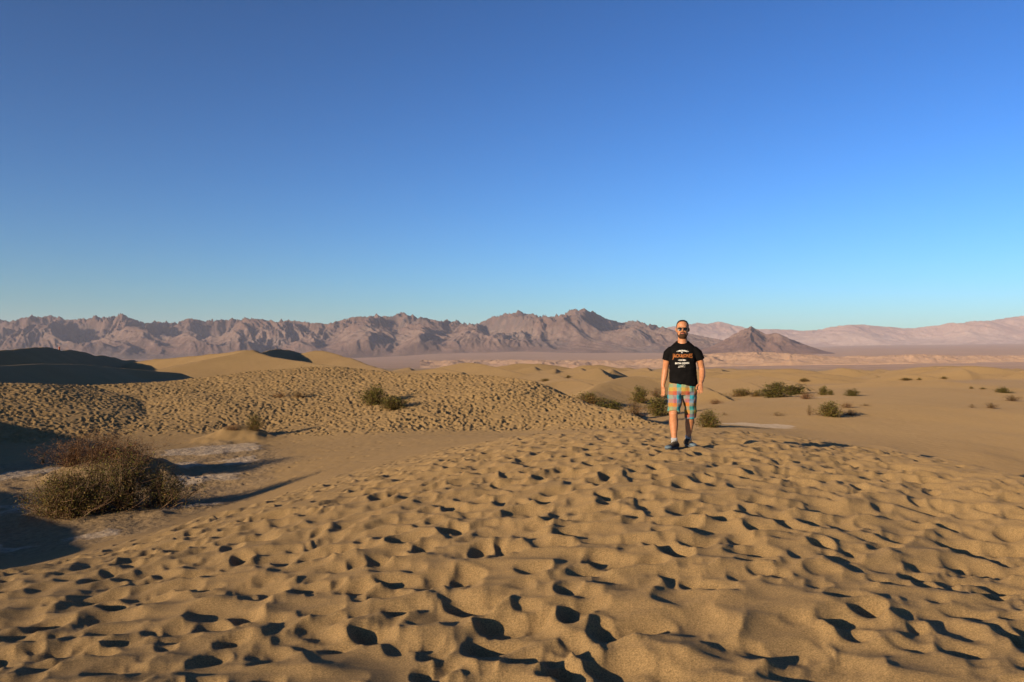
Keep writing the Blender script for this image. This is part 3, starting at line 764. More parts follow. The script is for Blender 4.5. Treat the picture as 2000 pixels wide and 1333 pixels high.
VAR = {}
def variant(k, **kw):
    VAR[k] = shrub_meshes('shrub_form_%s' % k, 1.0, 1.0*kw.pop('h', 0.8), kw.pop('seed'), **kw)
variant('dense', h=0.8, seed=21, stems=60, leaves=3000, leaf=0.052, dry=0.10)
variant('dense_b', h=0.7, seed=22, stems=64, leaves=2700, leaf=0.055, dry=0.17)
variant('loose', h=0.95, seed=23, stems=34, leaves=800, leaf=0.05, dry=0.45)
variant('flat', h=0.42, seed=24, stems=50, leaves=1500, leaf=0.05, dry=0.3)
variant('sparse', h=0.7, seed=25, stems=22, leaves=260, leaf=0.05, dry=0.35)
variant('brown', h=0.6, seed=26, stems=46, leaves=700, leaf=0.045, dry=1.0)
HV = {'dense': 0.8, 'dense_b': 0.7, 'loose': 0.95, 'flat': 0.42, 'sparse': 0.7, 'brown': 0.6}
SHRUBS = [ # u, v of the base, distance, width, height in the photo, form, label
 (548,778,42,32,14,'brown','faint low tan shrub, left of a pair midway up the trampled dune'),
 (583,777,42,36,14,'loose','faint low shrub with green tip, right of a pair midway up the trampled dune'),
 (735,791,40,66,40,'dense','taller left shrub of the green pair on the trampled dune face'),
 (768,800,39,64,27,'dense_b','lower right shrub of the green pair on the trampled dune face'),
 (158,751,55,34,12,'flat','dim olive shrub in shade just behind the left crest of the trampled dune'),
 (1150,787,40,66,22,'flat','long low green shrub behind the right tail of the trampled dune'),
 (1190,797,38,70,33,'dense','darkest bushy green shrub behind the right tail of the trampled dune'),
 (1240,807,35,52,42,'loose','thin twiggy shrub between the darkest shrub and the man'),
 (1250,787,46,42,32,'dense_b','olive shrub higher on the rippled dune left of the man'),
 (1288,813,34,58,44,'dense','broad rust-footed shrub beside the right elbow and shorts of the man'),
 (1283,776,55,30,20,'loose','small shrub on the rippled dune close to the hand of the man'),
 (1383,835,27,52,34,'dense_b','round yellow-green shrub right beside the lower legs of the man'),
 (1415,812,40,16,8,'sparse','small sprig at the left end of the pale flat behind the man'),
 (1397,790,50,34,13,'brown','dry brown shrub casting a thin shadow on the slope right of the man'),
 (1448,774,75,52,16,'flat','low dark green shrub at the left end of the thicket right of the man'),
 (1478,775,72,26,12,'flat','low dark shrub at the foot of the shaded streaks right of the man'),
 (1515,777,68,64,25,'dense','front green shrub in the middle of the thicket'),
 (1518,766,78,50,20,'dense_b','rear green shrub topping the middle of the thicket'),
 (1550,771,74,62,21,'dense','green shrub on the right side of the thicket'),
 (1575,780,66,38,17,'brown','rust-tinged shrub at the front right end of the thicket'),
 (1608,772,72,24,18,'dense_b','small round shrub on the pale flat right of the thicket'),
 (1623,772,72,12,12,'dense','tiny shrub at the right edge of the pale flat beyond the thicket'),
 (1663,774,70,30,15,'dense','lone round green shrub on open sand right of the thicket'),
 (1518,813,39,32,10,'sparse','sparse green sprigs on the pale flat behind the man'),
 (1582,812,37,22,24,'sparse','tall thin dry twigs left of the bushy shrub on the right slope'),
 (1620,814,37,52,30,'dense_b','bushiest olive shrub on the smooth slope right of the man'),
 (1662,812,37,34,14,'loose','low spiky shrub with a dark shadow right of the bushiest slope shrub'),
 (1655,797,44,30,14,'brown','reddish dry brush just behind the bushiest slope shrub'),
 (1690,793,46,26,6,'sparse','thin line of sprigs up the slope behind the reddish brush'),
 (1960,768,80,32,12,'dense','dark round shrub beside the small white flat at the right edge'),
 (1975,784,66,36,14,'loose','straggly shrub below the dark round shrub at the right edge'),
 (1897,797,60,20,9,'sparse','small yellowish shrub, left one of a pair on the far right slope'),
 (1935,798,60,28,13,'loose','larger yellowish shrub, right one of a pair on the far right slope'),
 (1897,760,92,10,5,'flat','tiny pale tuft on the broad smooth dune at the right'),
 (1920,761,95,14,4,'flat','tiny dark tuft right of the pale tuft on the broad smooth dune'),
 (1770,744,160,30,5,'flat','long thin dark tuft in the far dune field'),
 (1795,743,165,9,5,'flat','dot-like tuft at the end of the long thin tuft in the far dune field'),
 (1843,741,180,16,5,'flat','small far tuft between two pale distant dunes at the right'),
 (1570,746,150,24,7,'flat','dark tuft under the far sunlit dune right of the man'),
 (1065,745,110,22,6,'flat','pale green tuft in the sunny gap beyond the trampled dune'),
 (1110,738,130,12,5,'flat','tiny pale tuft on the far dune slope beyond the trampled dune'),
 (1058,760,60,14,7,'flat','small tuft in the shade behind the right crest of the trampled dune'),
]
for i, (u, v, d, w, h, form, lab) in enumerate(SHRUBS):
    L = spot(u, v, d); D = L.y
    s = px(w, D); sz = px(h, D)/HV[form]
    shrub('desert_shrub', lab, L-Vector((0, 0, 0.03)), VAR[form], rz=random.uniform(0, 6.28), sc=(s*1.35, s*1.35, sz*1.05), group='desert shrubs among the dunes')

# ------------------------------------------------------------------ the walking man
def m_skin():
    k = NT('skin'); co = k.new('TexCoord').outputs['Object']
    n = k.noise(co, 30, 4); n2 = k.noise(co, 220, 2)
    c = k.ramp(n, [(0.3, (0.33, 0.135, 0.060)), (0.7, (0.41, 0.18, 0.085))])
    k.bump(n2, 0.15, 0.002)
    k.bsdf.inputs['Subsurface Weight'].default_value = 0.08
    k.bsdf.inputs['Subsurface Radius'].default_value = (0.01, 0.004, 0.002)
    return k.done(c, 0.5, 0.3)
def m_plain(name, col, rough=0.8, spec=0.15, nscale=400, bump=0.2, var=0.15, dist=0.001):
    k = NT(name); co = k.new('TexCoord').outputs['Object']
    n = k.noise(co, nscale, 3); n2 = k.noise(co, 14, 3)
    lo = tuple(c*(1-var) for c in col); hi = tuple(min(1, c*(1+var)) for c in col)
    c = k.ramp(n2, [(0.3, lo), (0.7, hi)])
    if bump: k.bump(n, bump, dist)
    return k.done(c, rough, spec)
def m_plaid():
    k = NT('madras_plaid'); co = k.new('TexCoord').outputs['Object']
    nz = k.new('TexNoise'); nz.inputs['Scale'].default_value = 9; nz.inputs['Detail'].default_value = 2; k.link(co, nz.inputs['Vector'])
    off = k.new('VectorMath'); off.operation = 'MULTIPLY_ADD'; k.link(nz.outputs['Color'], off.inputs[0]); off.inputs[1].default_value = (0.02,)*3; k.link(co, off.inputs[2])
    s = k.new('SeparateXYZ'); k.link(off.outputs[0], s.inputs[0])
    fx = k.math('FRACT', k.math('MULTIPLY', k.math('ADD', s.outputs[0], 2.0+0.035), 1/0.174))
    fz = k.math('FRACT', k.math('MULTIPLY', k.math('ADD', s.outputs[2], 0.03), 1/0.318))
    cx = k.ramp(fx, [(0.0, (0.62, 0.20, 0.05)), (0.31, (0.03, 0.42, 0.50)), (0.36, (0.05, 0.40, 0.46)), (0.66, (0.50, 0.30, 0.05))], 'CONSTANT')
    cz = k.ramp(fz, [(0.0, (0.62, 0.22, 0.05)), (0.16, (0.30, 0.16, 0.36)), (0.33, (0.05, 0.36, 0.52)), (0.50, (0.45, 0.05, 0.10)), (0.66, (0.50, 0.38, 0.10)), (0.83, (0.10, 0.42, 0.34))], 'CONSTANT')
    c = k.mix(0.48, cx, cz)
    h = k.new('HueSaturation'); h.inputs['Saturation'].default_value = 1.0; h.inputs['Value'].default_value = 0.55; k.link(c, h.inputs['Color'])
    w = k.noise(co, 500, 2); k.bump(w, 0.2, 0.001)
    return k.done(h.outputs[0], 0.85, 0.1)
M_SKIN = m_skin(); M_TEE = m_plain('black_cotton', (0.0055, 0.005, 0.005), 0.9, 0.03); M_PLAID = m_plaid()
M_HAIR = m_plain('dark_hair', (0.018, 0.012, 0.009), 0.7, 0.2, 900, 0.4); M_BEARD = m_plain('beard_hair', (0.040, 0.020, 0.011), 0.8, 0.1, 900, 0.4)
M_LIP = m_plain('lip', (0.30, 0.085, 0.055), 0.5, 0.3, 300, 0.1); M_SOCK = m_plain('grey_sock', (0.30, 0.30, 0.31), 0.95, 0.05)
M_SHOE = m_plain('brown_mesh_shoe', (0.030, 0.023, 0.018), 0.8, 0.15, 250, 0.5, 0.3); M_RUB = m_plain('blue_grey_rubber', (0.105, 0.145, 0.17), 0.7, 0.2)
M_SOLE = m_plain('dark_sole', (0.06, 0.065, 0.07), 0.7, 0.2); M_LACE = m_plain('lace', (0.10, 0.08, 0.06), 0.8, 0.1)
M_LENS = NT('dark_lens').done((0.006, 0.006, 0.007), 0.12, 0.2); M_RIM = NT('metal_rim').done((0.10, 0.08, 0.06), 0.3, 0.5)
M_WHITE = m_plain('white_print', (0.62, 0.60, 0.55), 0.8, 0.1); M_RUST = m_plain('rust_print', (0.36, 0.125, 0.035), 0.8, 0.1)

class Loft:
    """rings lofted into closed tubes, collected in one mesh"""
    def __init__(s): s.v, s.f, s.n = [], [], 0
    def rings(s, rings):
        k = len(rings[0]); m = len(rings); o = s.n
        for r in rings: s.v.extend([tuple(p) for p in r])
        for i in range(m-1):
            for j in range(k):
                j2 = (j+1) % k; s.f.append((o+i*k+j, o+i*k+j2, o+(i+1)*k+j2, o+(i+1)*k+j))
        s.n += m*k
        for i, rev in ((0, True), (m-1, False)):
            c = tuple(np.mean(np.array(rings[i]), axis=0)); s.v.append(c)
            for j in range(k):
                a, b = o+i*k+j, o+i*k+(j+1) % k
                s.f.append((b, a, s.n) if rev else (a, b, s.n))
            s.n += 1
        return s
    def ell(s, rows, k=20, pw=2.0):
        """rows: (cx, cy, cz, rx, ry[, tilt: z per unit y]) horizontal rings"""
        R = []
        for q in rows:
            cx, cy, cz, rx, ry = q[:5]; tl = q[5] if len(q) > 5 else 0; tx = q[6] if len(q) > 6 else 0
            ring = []
            for j in range(k):
                a = 2*math.pi*j/k; c, sn = math.cos(a), math.sin(a)
                X = math.copysign(abs(c)**(2/pw), c)*rx; Y = math.copysign(abs(sn)**(2/pw), sn)*ry
                ring.append((cx+X, cy+Y, cz+tl*Y+tx*X))
            R.append(ring)
        return s.rings(R)
    def tube(s, pts, k=12, flat=1.0, up=(0, 1, 0)):
        """pts: (x, y, z, r) along a limb; flat scales the second axis"""
        p = np.array([q[:3] for q in pts], float); R = []
        t = np.gradient(p, axis=0); t /= np.linalg.norm(t, axis=1)[:,None]
        u = np.array(up, float)
        for i, q in enumerate(pts):
            a = np.cross(t[i], u); a /= np.linalg.norm(a)+1e-9; b = np.cross(a, t[i])
            R.append([p[i]+q[3]*(math.cos(x)*a+flat*math.sin(x)*b) for x in np.arange(k)*2*math.pi/k])
        return s.rings(R)
    def mesh(s, name, smooth=True):
        me = bpy.data.meshes.new(name); me.from_pydata([tuple(map(float, v)) for v in s.v], [], s.f)
        bm = bmesh.new(); bm.from_mesh(me); bmesh.ops.recalc_face_normals(bm, faces=bm.faces); bm.to_mesh(me); bm.free()
        if smooth: me.polygons.foreach_set('use_smooth', np.ones(len(me.polygons), dtype=bool))
        me.update(); return me

def bake(me, voxel, smooth_it=4, fac=0.5):
    """fuse overlapping lofts into one continuous skin"""
    o = bpy.data.objects.new('tmp', me); COL.objects.link(o)
    r = o.modifiers.new('r', 'REMESH'); r.mode = 'VOXEL'; r.voxel_size = voxel; r.use_smooth_shade = True
    if smooth_it:
        m = o.modifiers.new('s', 'SMOOTH'); m.iterations = smooth_it; m.factor = fac
    dg = bpy.context.evaluated_depsgraph_get(); dg.update()
    out = bpy.data.meshes.new_from_object(o.evaluated_get(dg))
    bpy.data.objects.remove(o); bpy.data.meshes.remove(me)
    out.polygons.foreach_set('use_smooth', np.ones(len(out.polygons), dtype=bool))
    return out
def displace(me, fn):
    n = len(me.vertices); co = np.empty(n*3, np.float32); me.vertices.foreach_get('co', co); co = co.reshape(-1, 3)
    no = np.empty(n*3, np.float32); me.vertices.foreach_get('normal', no); no = no.reshape(-1, 3)
    co += no*fn(co[:,0].astype(float), co[:,1].astype(float), co[:,2].astype(float))[:,None].astype(np.float32)
    me.vertices.foreach_set('co', co.ravel()); me.update()

CH = 1.546                                   # height of the chin
HEAD = [(-0.006,-0.050,0.028,0.030),(0.010,-0.046,0.046,0.047),(0.03,-0.038,0.058,0.062),(0.055,-0.026,0.066,0.075),(0.085,-0.012,0.073,0.087),(0.12,-0.003,0.078,0.096),
        (0.155,0.002,0.081,0.100),(0.19,0.003,0.080,0.098),(0.215,0.004,0.073,0.089),(0.235,0.004,0.056,0.071),(0.248,0.004,0.033,0.044),(0.254,0.004,0.010,0.014)]
def head_at(phi, z, off=0.0):
    """point on the skull; phi 0 = front, positive to +x"""
    h = np.array(HEAD); cy = np.interp(z, h[:,0], h[:,1]); rx = np.interp(z, h[:,0], h[:,2])+off; ry = np.interp(z, h[:,0], h[:,3])+off
    return (rx*math.sin(phi), cy-ry*math.cos(phi), CH+z+(off if z > 0.23 else 0))

man = bpy.data.objects.new('person', None); COL.objects.link(man)
MX, MY = (1333-UC)/FP*11.5, 11.5
man.location = (MX, MY, -1.268); man.rotation_euler = (0, 0, -math.atan2(MX, MY))
tag(man, 'man in black printed t-shirt and plaid shorts walking toward the viewer', 'person')

FL, FR = (-0.112, -0.17), (0.080, 0.15)       # the two feet, image left and right
def foot_drop(f):
    c, s_ = math.cos(man.rotation_euler.z), math.sin(man.rotation_euler.z)
    return ground_z(MX+f[0]*c-f[1]*s_, MY+f[0]*s_+f[1]*c)+1.268
ZL, ZR = foot_drop(FL)+0.0, foot_drop(FR)+0.0
b = Loft()
b.ell([(0, cy, CH+z, rx, ry) for z, cy, rx, ry in HEAD], 28, 2.15)
b.tube([(0,0.012,1.44,0.074),(0,0.008,1.50,0.067),(0,0.0,1.56,0.064),(0,0.004,1.61,0.058)], 18)
b.ell([(0,-0.098,CH+0.098,0.014,0.016),(0,-0.104,CH+0.103,0.015,0.018),(0,-0.100,CH+0.118,0.011,0.015),(0,-0.096,CH+0.142,0.008,0.010),(0,-0.094,CH+0.155,0.008,0.006)], 12)   # nose
b.ell([(0,-0.092,CH+0.062,0.022,0.008),(0,-0.094,CH+0.068,0.024,0.009),(0,-0.092,CH+0.074,0.020,0.008)], 12)      # mouth
b.ell([(0,-0.090,CH+0.150,0.052,0.012),(0,-0.092,CH+0.157,0.054,0.013),(0,-0.089,CH+0.164,0.050,0.012)], 14)      # brow
b.ell([(0,-0.074,CH+0.008,0.022,0.020),(0,-0.076,CH+0.018,0.024,0.022),(0,-0.074,CH+0.028,0.022,0.018)], 12)      # chin
for sx in (-1, 1):
    b.ell([(sx*0.081,0.012,CH+0.090,0.007,0.012),(sx*0.087,0.012,CH+0.105,0.010,0.017),(sx*0.091,0.014,CH+0.130,0.011,0.021),(sx*0.089,0.016,CH+0.148,0.008,0.017)], 10)   # ear
b.ell([(0,0.01,0.84,0.165,0.105),(0,0.0,0.95,0.16,0.105),(0,-0.005,1.08,0.155,0.10),(0,0,1.22,0.165,0.105),(0,0.01,1.34,0.165,0.10),(0,0.015,1.42,0.14,0.08),(0,0.015,1.48,0.07,0.065)], 24)
ARM = {-1: [(-0.160,0.01,1.375,0.052),(-0.195,0.012,1.325,0.053),(-0.218,0.02,1.24,0.050),(-0.234,0.050,1.13,0.044),(-0.240,0.055,1.08,0.046),(-0.250,0.045,1.01,0.044),(-0.262,0.030,0.94,0.035),(-0.270,0.018,0.885,0.028),(-0.272,0.014,0.86,0.028)],
        1: [(0.160,0.01,1.375,0.052),(0.205,0.012,1.325,0.053),(0.238,0.02,1.24,0.050),(0.262,0.040,1.13,0.044),(0.268,0.026,1.08,0.046),(0.268,-0.020,1.02,0.043),(0.260,-0.070,0.965,0.034),(0.250,-0.105,0.930,0.028),(0.246,-0.122,0.91,0.027)]}
for sx in (-1, 1): b.tube(ARM[sx], 14)
def hand(b, w, d, side, roll):
    """w wrist, d direction of the fingers, side unit vector across the palm towards the thumb"""
    w = np.array(w, float); d = np.array(d, float); d /= np.linalg.norm(d); s_ = np.array(side, float); s_ -= d*s_.dot(d); s_ /= np.linalg.norm(s_); n = np.cross(d, s_)*roll
    P_ = lambda a, c, e: w+d*a+s_*c+n*e
    def ring(a, hw, th, e=0, k=14): return [tuple(P_(a, hw*math.cos(t), e+th*math.sin(t))) for t in np.arange(k)*2*math.pi/k]
    b.rings([ring(-0.02, 0.026, 0.021), ring(0.015, 0.031, 0.019), ring(0.045, 0.040, 0.018), ring(0.075, 0.042, 0.016), ring(0.092, 0.039, 0.012)])
    for off, ln, cur in ((0.030, 0.070, 0.55), (0.010, 0.080, 0.60), (-0.011, 0.075, 0.68), (-0.031, 0.058, 0.78)):
        pts = []; a, e = 0.078, 0.0; ang = 0.12
        for q in range(7):
            p = P_(a, off*(1+0.12*q/6), e); pts.append((*p, 0.0098-0.0006*q))
            a += ln/6*math.cos(ang); e += ln/6*math.sin(ang); ang += cur/5
        b.tube(pts, 8, up=tuple(s_))
    th = [P_(0.012, 0.026, 0.006), P_(0.035, 0.046, 0.014), P_(0.060, 0.056, 0.022), P_(0.082, 0.058, 0.030), P_(0.098, 0.056, 0.036)]
    b.tube([(*p, r) for p, r in zip(th, (0.014, 0.0135, 0.0115, 0.0105, 0.0085))], 8, up=tuple(n))
hand(b, (-0.272,0.012,0.868), (0.10,-0.10,-0.99), (0.65,-0.76,0), 1)
hand(b, (0.246,-0.122,0.912), (-0.12,-0.28,-0.95), (-0.96,-0.20,0), -1)
def leg(b, hip, knee, foot, zf, lean):
    k = np.array(knee); h = np.array(hip); a = np.array([foot[0], foot[1]+0.035, 0.10+zf])
    q = lambda p, r, t, off=0.0: (*(p[0]+(p[1]-p[0])*t+np.array([0, off, 0])), r)
    th, sh = (h, k), (k, a)
    b.tube([q(th,0.076,0), q(th,0.074,0.3), q(th,0.066,0.7), q(th,0.062,0.92), q(sh,0.060,0.02,-0.006), q(sh,0.057,0.12,0.0), q(sh,0.062,0.27,0.016), q(sh,0.060,0.40,0.018), q(sh,0.049,0.62,0.010), q(sh,0.038,0.84,0.0), q(sh,0.036,0.95), q(sh,0.038,1.0)], 16)
    b.tube([(a[0], a[1]+0.01, a[2]-0.02, 0.032), (foot[0], foot[1]-0.02, 0.048+zf, 0.026), (foot[0]+lean*0.05, foot[1]-0.09, 0.038+zf, 0.018)], 10, up=(0, 0, 1))
leg(b, (-0.095,0,0.86), (-0.124,-0.135,0.50), FL, ZL, -0.9)
leg(b, (0.095,0.01,0.86), (0.108,0.115,0.475), FR, ZR, 0.7)
body = link('body', bake(b.mesh('body'), 0.0058, 3), M_SKIN, man)
body.data.materials.clear(); body.data.materials.append(M_SKIN)

def shell(name, cond, off, mat, nphi=72, nz=60, z0=-0.004, z1=0.2535):
    """hair: a thin shell lifted off the skull wherever cond holds"""
    V, F = [], []; idx = {}
    zs = np.linspace(z0, z1, nz); ps = np.linspace(-math.pi, math.pi, nphi+1)[:-1]
    def vid(i, j):
        j %= nphi
        if (i, j) not in idx:
            idx[(i, j)] = len(V); V.append(head_at(ps[j], zs[i], off*(0.85+0.3*random.random())))
        return idx[(i, j)]
    for i in range(nz-1):
        for j in range(nphi):
            p = ps[j]+math.pi/nphi; z = 0.5*(zs[i]+zs[i+1])
            if cond(p, z): F.append((vid(i,j), vid(i,j+1), vid(i+1,j+1), vid(i+1,j)))
    me = bpy.data.meshes.new(name); me.from_pydata(V, [], F)
    bm = bmesh.new(); bm.from_mesh(me); g = bmesh.ops.extrude_face_region(bm, geom=bm.faces[:])
    for v in [e for e in g['geom'] if isinstance(e, bmesh.types.BMVert)]:
        c = Vector((0, 0, CH+0.13)); v.co += (c-v.co).normalized()*0.010
    bmesh.ops.recalc_face_normals(bm, faces=bm.faces); bm.to_mesh(me); bm.free()
    me.polygons.foreach_set('use_smooth', np.ones(len(me.polygons), dtype=bool))
    return link(name, me, mat, man)
def hairline(p, z):
    a = abs(p)
    return z > np.interp(a, [0, 0.7, 1.1, 1.35, 1.5, 1.75, 1.95, 3.2], [0.236, 0.232, 0.205, 0.165, 0.10, 0.15, 0.08, 0.035])
shell('hair', hairline, 0.0055, M_HAIR)
def beardline(p, z):
    a = abs(p); x = 0.07*math.sin(a)
    if 0.060 < z < 0.0755 and x < 0.026: return False
    if a > 1.45: return False
    return z < np.interp(a, [0, 0.35, 0.45, 0.75, 1.1, 1.45], [0.086, 0.084, 0.068, 0.036, 0.040, 0.075])
shell('beard', beardline, 0.0075, M_BEARD, 96, 90)
lp = Loft(); lp.ell([(0,-0.101,CH+0.060,0.014,0.006),(0,-0.105,CH+0.065,0.023,0.006),(0,-0.1045,CH+0.0685,0.025,0.004),(0,-0.105,CH+0.072,0.021,0.005),(0,-0.102,CH+0.076,0.011,0.004)], 14)
link('lips', lp.mesh('lips'), M_LIP, man)

# sunglasses
gl = bpy.data.objects.new('sunglasses', None); COL.objects.link(gl); gl.parent = man
for sx in (-1, 1):
    out = []
    for t in np.arange(24)*2*math.pi/24:
        x = 0.031*math.cos(t); z = 0.0235*math.sin(t)
        if math.sin(t) < 0: x *= 0.93; z *= 1.12
        x += 0.003*(1 if math.sin(t) < -0.3 else 0)
        X = sx*0.039+sx*x; out.append((X, -0.1135+0.9*X*X*3.0, CH+0.128+z))
    ln = Loft(); ln.rings([[(p[0], p[1]-0.0015, p[2]) for p in out], [(p[0], p[1]+0.0015, p[2]) for p in out]])
    link('lens', ln.mesh('lens', False), M_LENS, gl)
    rim = Loft(); ring = [np.array(p) for p in out]; c = np.mean(ring, axis=0)
    rings = []
    for i, p in enumerate(ring):
        e = (p-c)/np.linalg.norm(p-c); rings.append([tuple(p+e*0.0018*math.cos(a)+np.array([0, 1, 0])*0.0024*math.sin(a)) for a in np.arange(6)*math.pi/3])
    rings.append(rings[0]); rim.rings(rings)
    link('rim', rim.mesh('rim'), M_RIM, gl)
    tp = Loft(); tp.tube([(sx*0.064,-0.103,CH+0.138,0.0022),(sx*0.076,-0.07,CH+0.139,0.0022),(sx*0.080,-0.01,CH+0.140,0.0022),(sx*0.083,0.012,CH+0.130,0.0022)], 6, up=(0, 0, 1))
    link('temple', tp.mesh('temple'), M_RIM, gl)
br = Loft(); br.tube([(-0.011,-0.1155,CH+0.140,0.0018),(0,-0.1175,CH+0.143,0.0018),(0.011,-0.1155,CH+0.140,0.0018)], 6, up=(0, 0, 1)); br.tube([(-0.016,-0.1155,CH+0.149,0.0016),(0,-0.1170,CH+0.150,0.0016),(0.016,-0.1155,CH+0.149,0.0016)], 6, up=(0, 0, 1))
link('bridge', br.mesh('bridge'), M_RIM, gl)

# t-shirt
t = Loft()
t.ell([(0.012,0.0,0.898,0.196,0.132,0,-0.15),(0.010,0.0,0.95,0.197,0.133,0,-0.10),(0.006,0.0,1.05,0.190,0.128,0,-0.03),(0.002,0.0,1.15,0.186,0.126),(0,0.004,1.25,0.187,0.126),(0,0.010,1.33,0.190,0.120),(0,0.014,1.39,0.190,0.105),(0,0.016,1.43,0.172,0.094),(0,0.016,1.468,0.130,0.084,0.15),(0,0.014,1.500,0.086,0.076,0.40)], 32, 2.3)
t.tube([(-0.10,0.012,1.395,0.060),(-0.158,0.012,1.368,0.070),(-0.198,0.014,1.33,0.070),(-0.222,0.018,1.238,0.060)], 18, 1.06)
t.tube([(0.10,0.012,1.395,0.060),(0.160,0.012,1.368,0.070),(0.208,0.014,1.33,0.070),(0.246,0.018,1.243,0.060)], 18, 1.06)
tm = bake(t.mesh('t_shirt'), 0.0075, 5)
displace(tm, lambda x, y, z: (0.0075*gn(x*8+z*5, z*15-x*7, 201)+0.0040*gn(x*22, z*9, 202))*sstep(1.42, 1.1, z) + 0.004*gn(x*18+y*20, z*4, 203)*sstep(1.0, 0.9, z))
tee = link('t_shirt', tm, M_TEE, man); tm.materials.clear(); tm.materials.append(M_TEE)
bv = BVHTree.FromPolygons([v.co for v in tm.vertices], [tuple(p.vertices) for p in tm.polygons])
def drape(me, mat, name, lift=0.0022):
    bm = bmesh.new(); bm.from_mesh(me); bmesh.ops.triangulate(bm, faces=bm.faces[:])
    for _ in range(3):
        es = [e for e in bm.edges if e.calc_length() > 0.010]
        if not es: break
        bmesh.ops.subdivide_edges(bm, edges=es, cuts=1, use_grid_fill=False); bmesh.ops.triangulate(bm, faces=bm.faces[:])
    for v in bm.verts:
        h = bv.ray_cast(Vector((v.co.x, -1.0, v.co.z)), Vector((0, 1, 0)))
        v.co.y = (h[0].y if h[0] else -0.12)-lift
    m2 = bpy.data.meshes.new(name); bm.to_mesh(m2); bm.free()
    return link(name, m2, mat, tee)
def text(s_, cx, cz, width, height, mat, warp=None, bold=0.02, name='printed_line'):
    cu = bpy.data.curves.new('txt', 'FONT'); cu.body = s_; cu.align_x = 'CENTER'; cu.offset = bold; cu.resolution_u = 3
    o = bpy.data.objects.new('tmp', cu); COL.objects.link(o); dg = bpy.context.evaluated_depsgraph_get(); dg.update()
    me = bpy.data.meshes.new_from_object(o.evaluated_get(dg)); bpy.data.objects.remove(o)
    co = np.array([v.co[:] for v in me.vertices]); mn, mx = co.min(0), co.max(0)
    for v in me.vertices:
        a = ((v.co.x-mn[0])/(mx[0]-mn[0])-0.5)*2; c_ = (v.co.y-mn[1])/(mx[1]-mn[1])-0.5
        x, z = cx+a*width/2, c_*height
        z = warp(a, z) if warp else z
        v.co = (x, 0, cz+z)
    return drape(me, mat, name)
text('\u2022 ORIGINALS \u2022', 0.0, 1.372, 0.165, 0.021, M_WHITE, lambda a, z: z-0.012*a*a, 0.03)
text('BY', -0.006, 1.346, 0.022, 0.014, M_WHITE, None, 0.03)
text('JACK&JONES', 0.0, 1.292, 0.272, 0.056, M_RUST, lambda a, z: z*(1+0.55*a*a)-0.006*a*a+0.004, 0.012, 'printed_name')
text('\u202219\u202290\u2022', -0.006, 1.240, 0.108, 0.022, M_WHITE, None, 0.035)
text('EXTRA GOODS', -0.004, 1.198, 0.193, 0.023, M_WHITE, lambda a, z: z+0.003*a, 0.035)
sw = Loft(); pts = []
for q in np.linspace(0, 1, 60):
    pts.append((-0.055+0.085*q+0.006*math.sin(q*34), 0, 1.150+0.022*q+0.012*math.sin(q*29)*(1-0.3*q), 0.0024))
sw.tube(pts, 6); sw.tube([(-0.062,0,1.136,0.003),(-0.02,0,1.146,0.003),(0.035,0,1.146,0.0025)], 6)
drape(sw.mesh('squiggle', False), M_WHITE, 'printed_scrawl')

# plaid shorts
s_ = Loft()
s_.ell([(0.006,0.005,0.955,0.176,0.118),(0.004,0.005,0.90,0.190,0.124),(0.002,0.006,0.84,0.194,0.126),(0,0.008,0.79,0.186,0.118),(0,0.01,0.75,0.150,0.095)], 28, 2.3)
s_.tube([(-0.092,0.002,0.84,0.108),(-0.100,-0.02,0.74,0.104),(-0.108,-0.066,0.63,0.093),(-0.118,-0.115,0.535,0.086),(-0.119,-0.120,0.518,0.086)], 20)
s_.tube([(0.092,0.010,0.84,0.108),(0.100,0.022,0.72,0.103),(0.106,0.06,0.60,0.092),(0.109,0.10,0.48,0.082),(0.110,0.112,0.43,0.080)], 20)
sm = bake(s_.mesh('shorts'), 0.0075, 4)
displace(sm, lambda x, y, z: 0.009*gn(x*11+z*9, z*8-x*12, 211)+0.006*gn(x*24, z*20, 212))
link('plaid_shorts', sm, M_PLAID, man); sm.materials.clear(); sm.materials.append(M_PLAID)

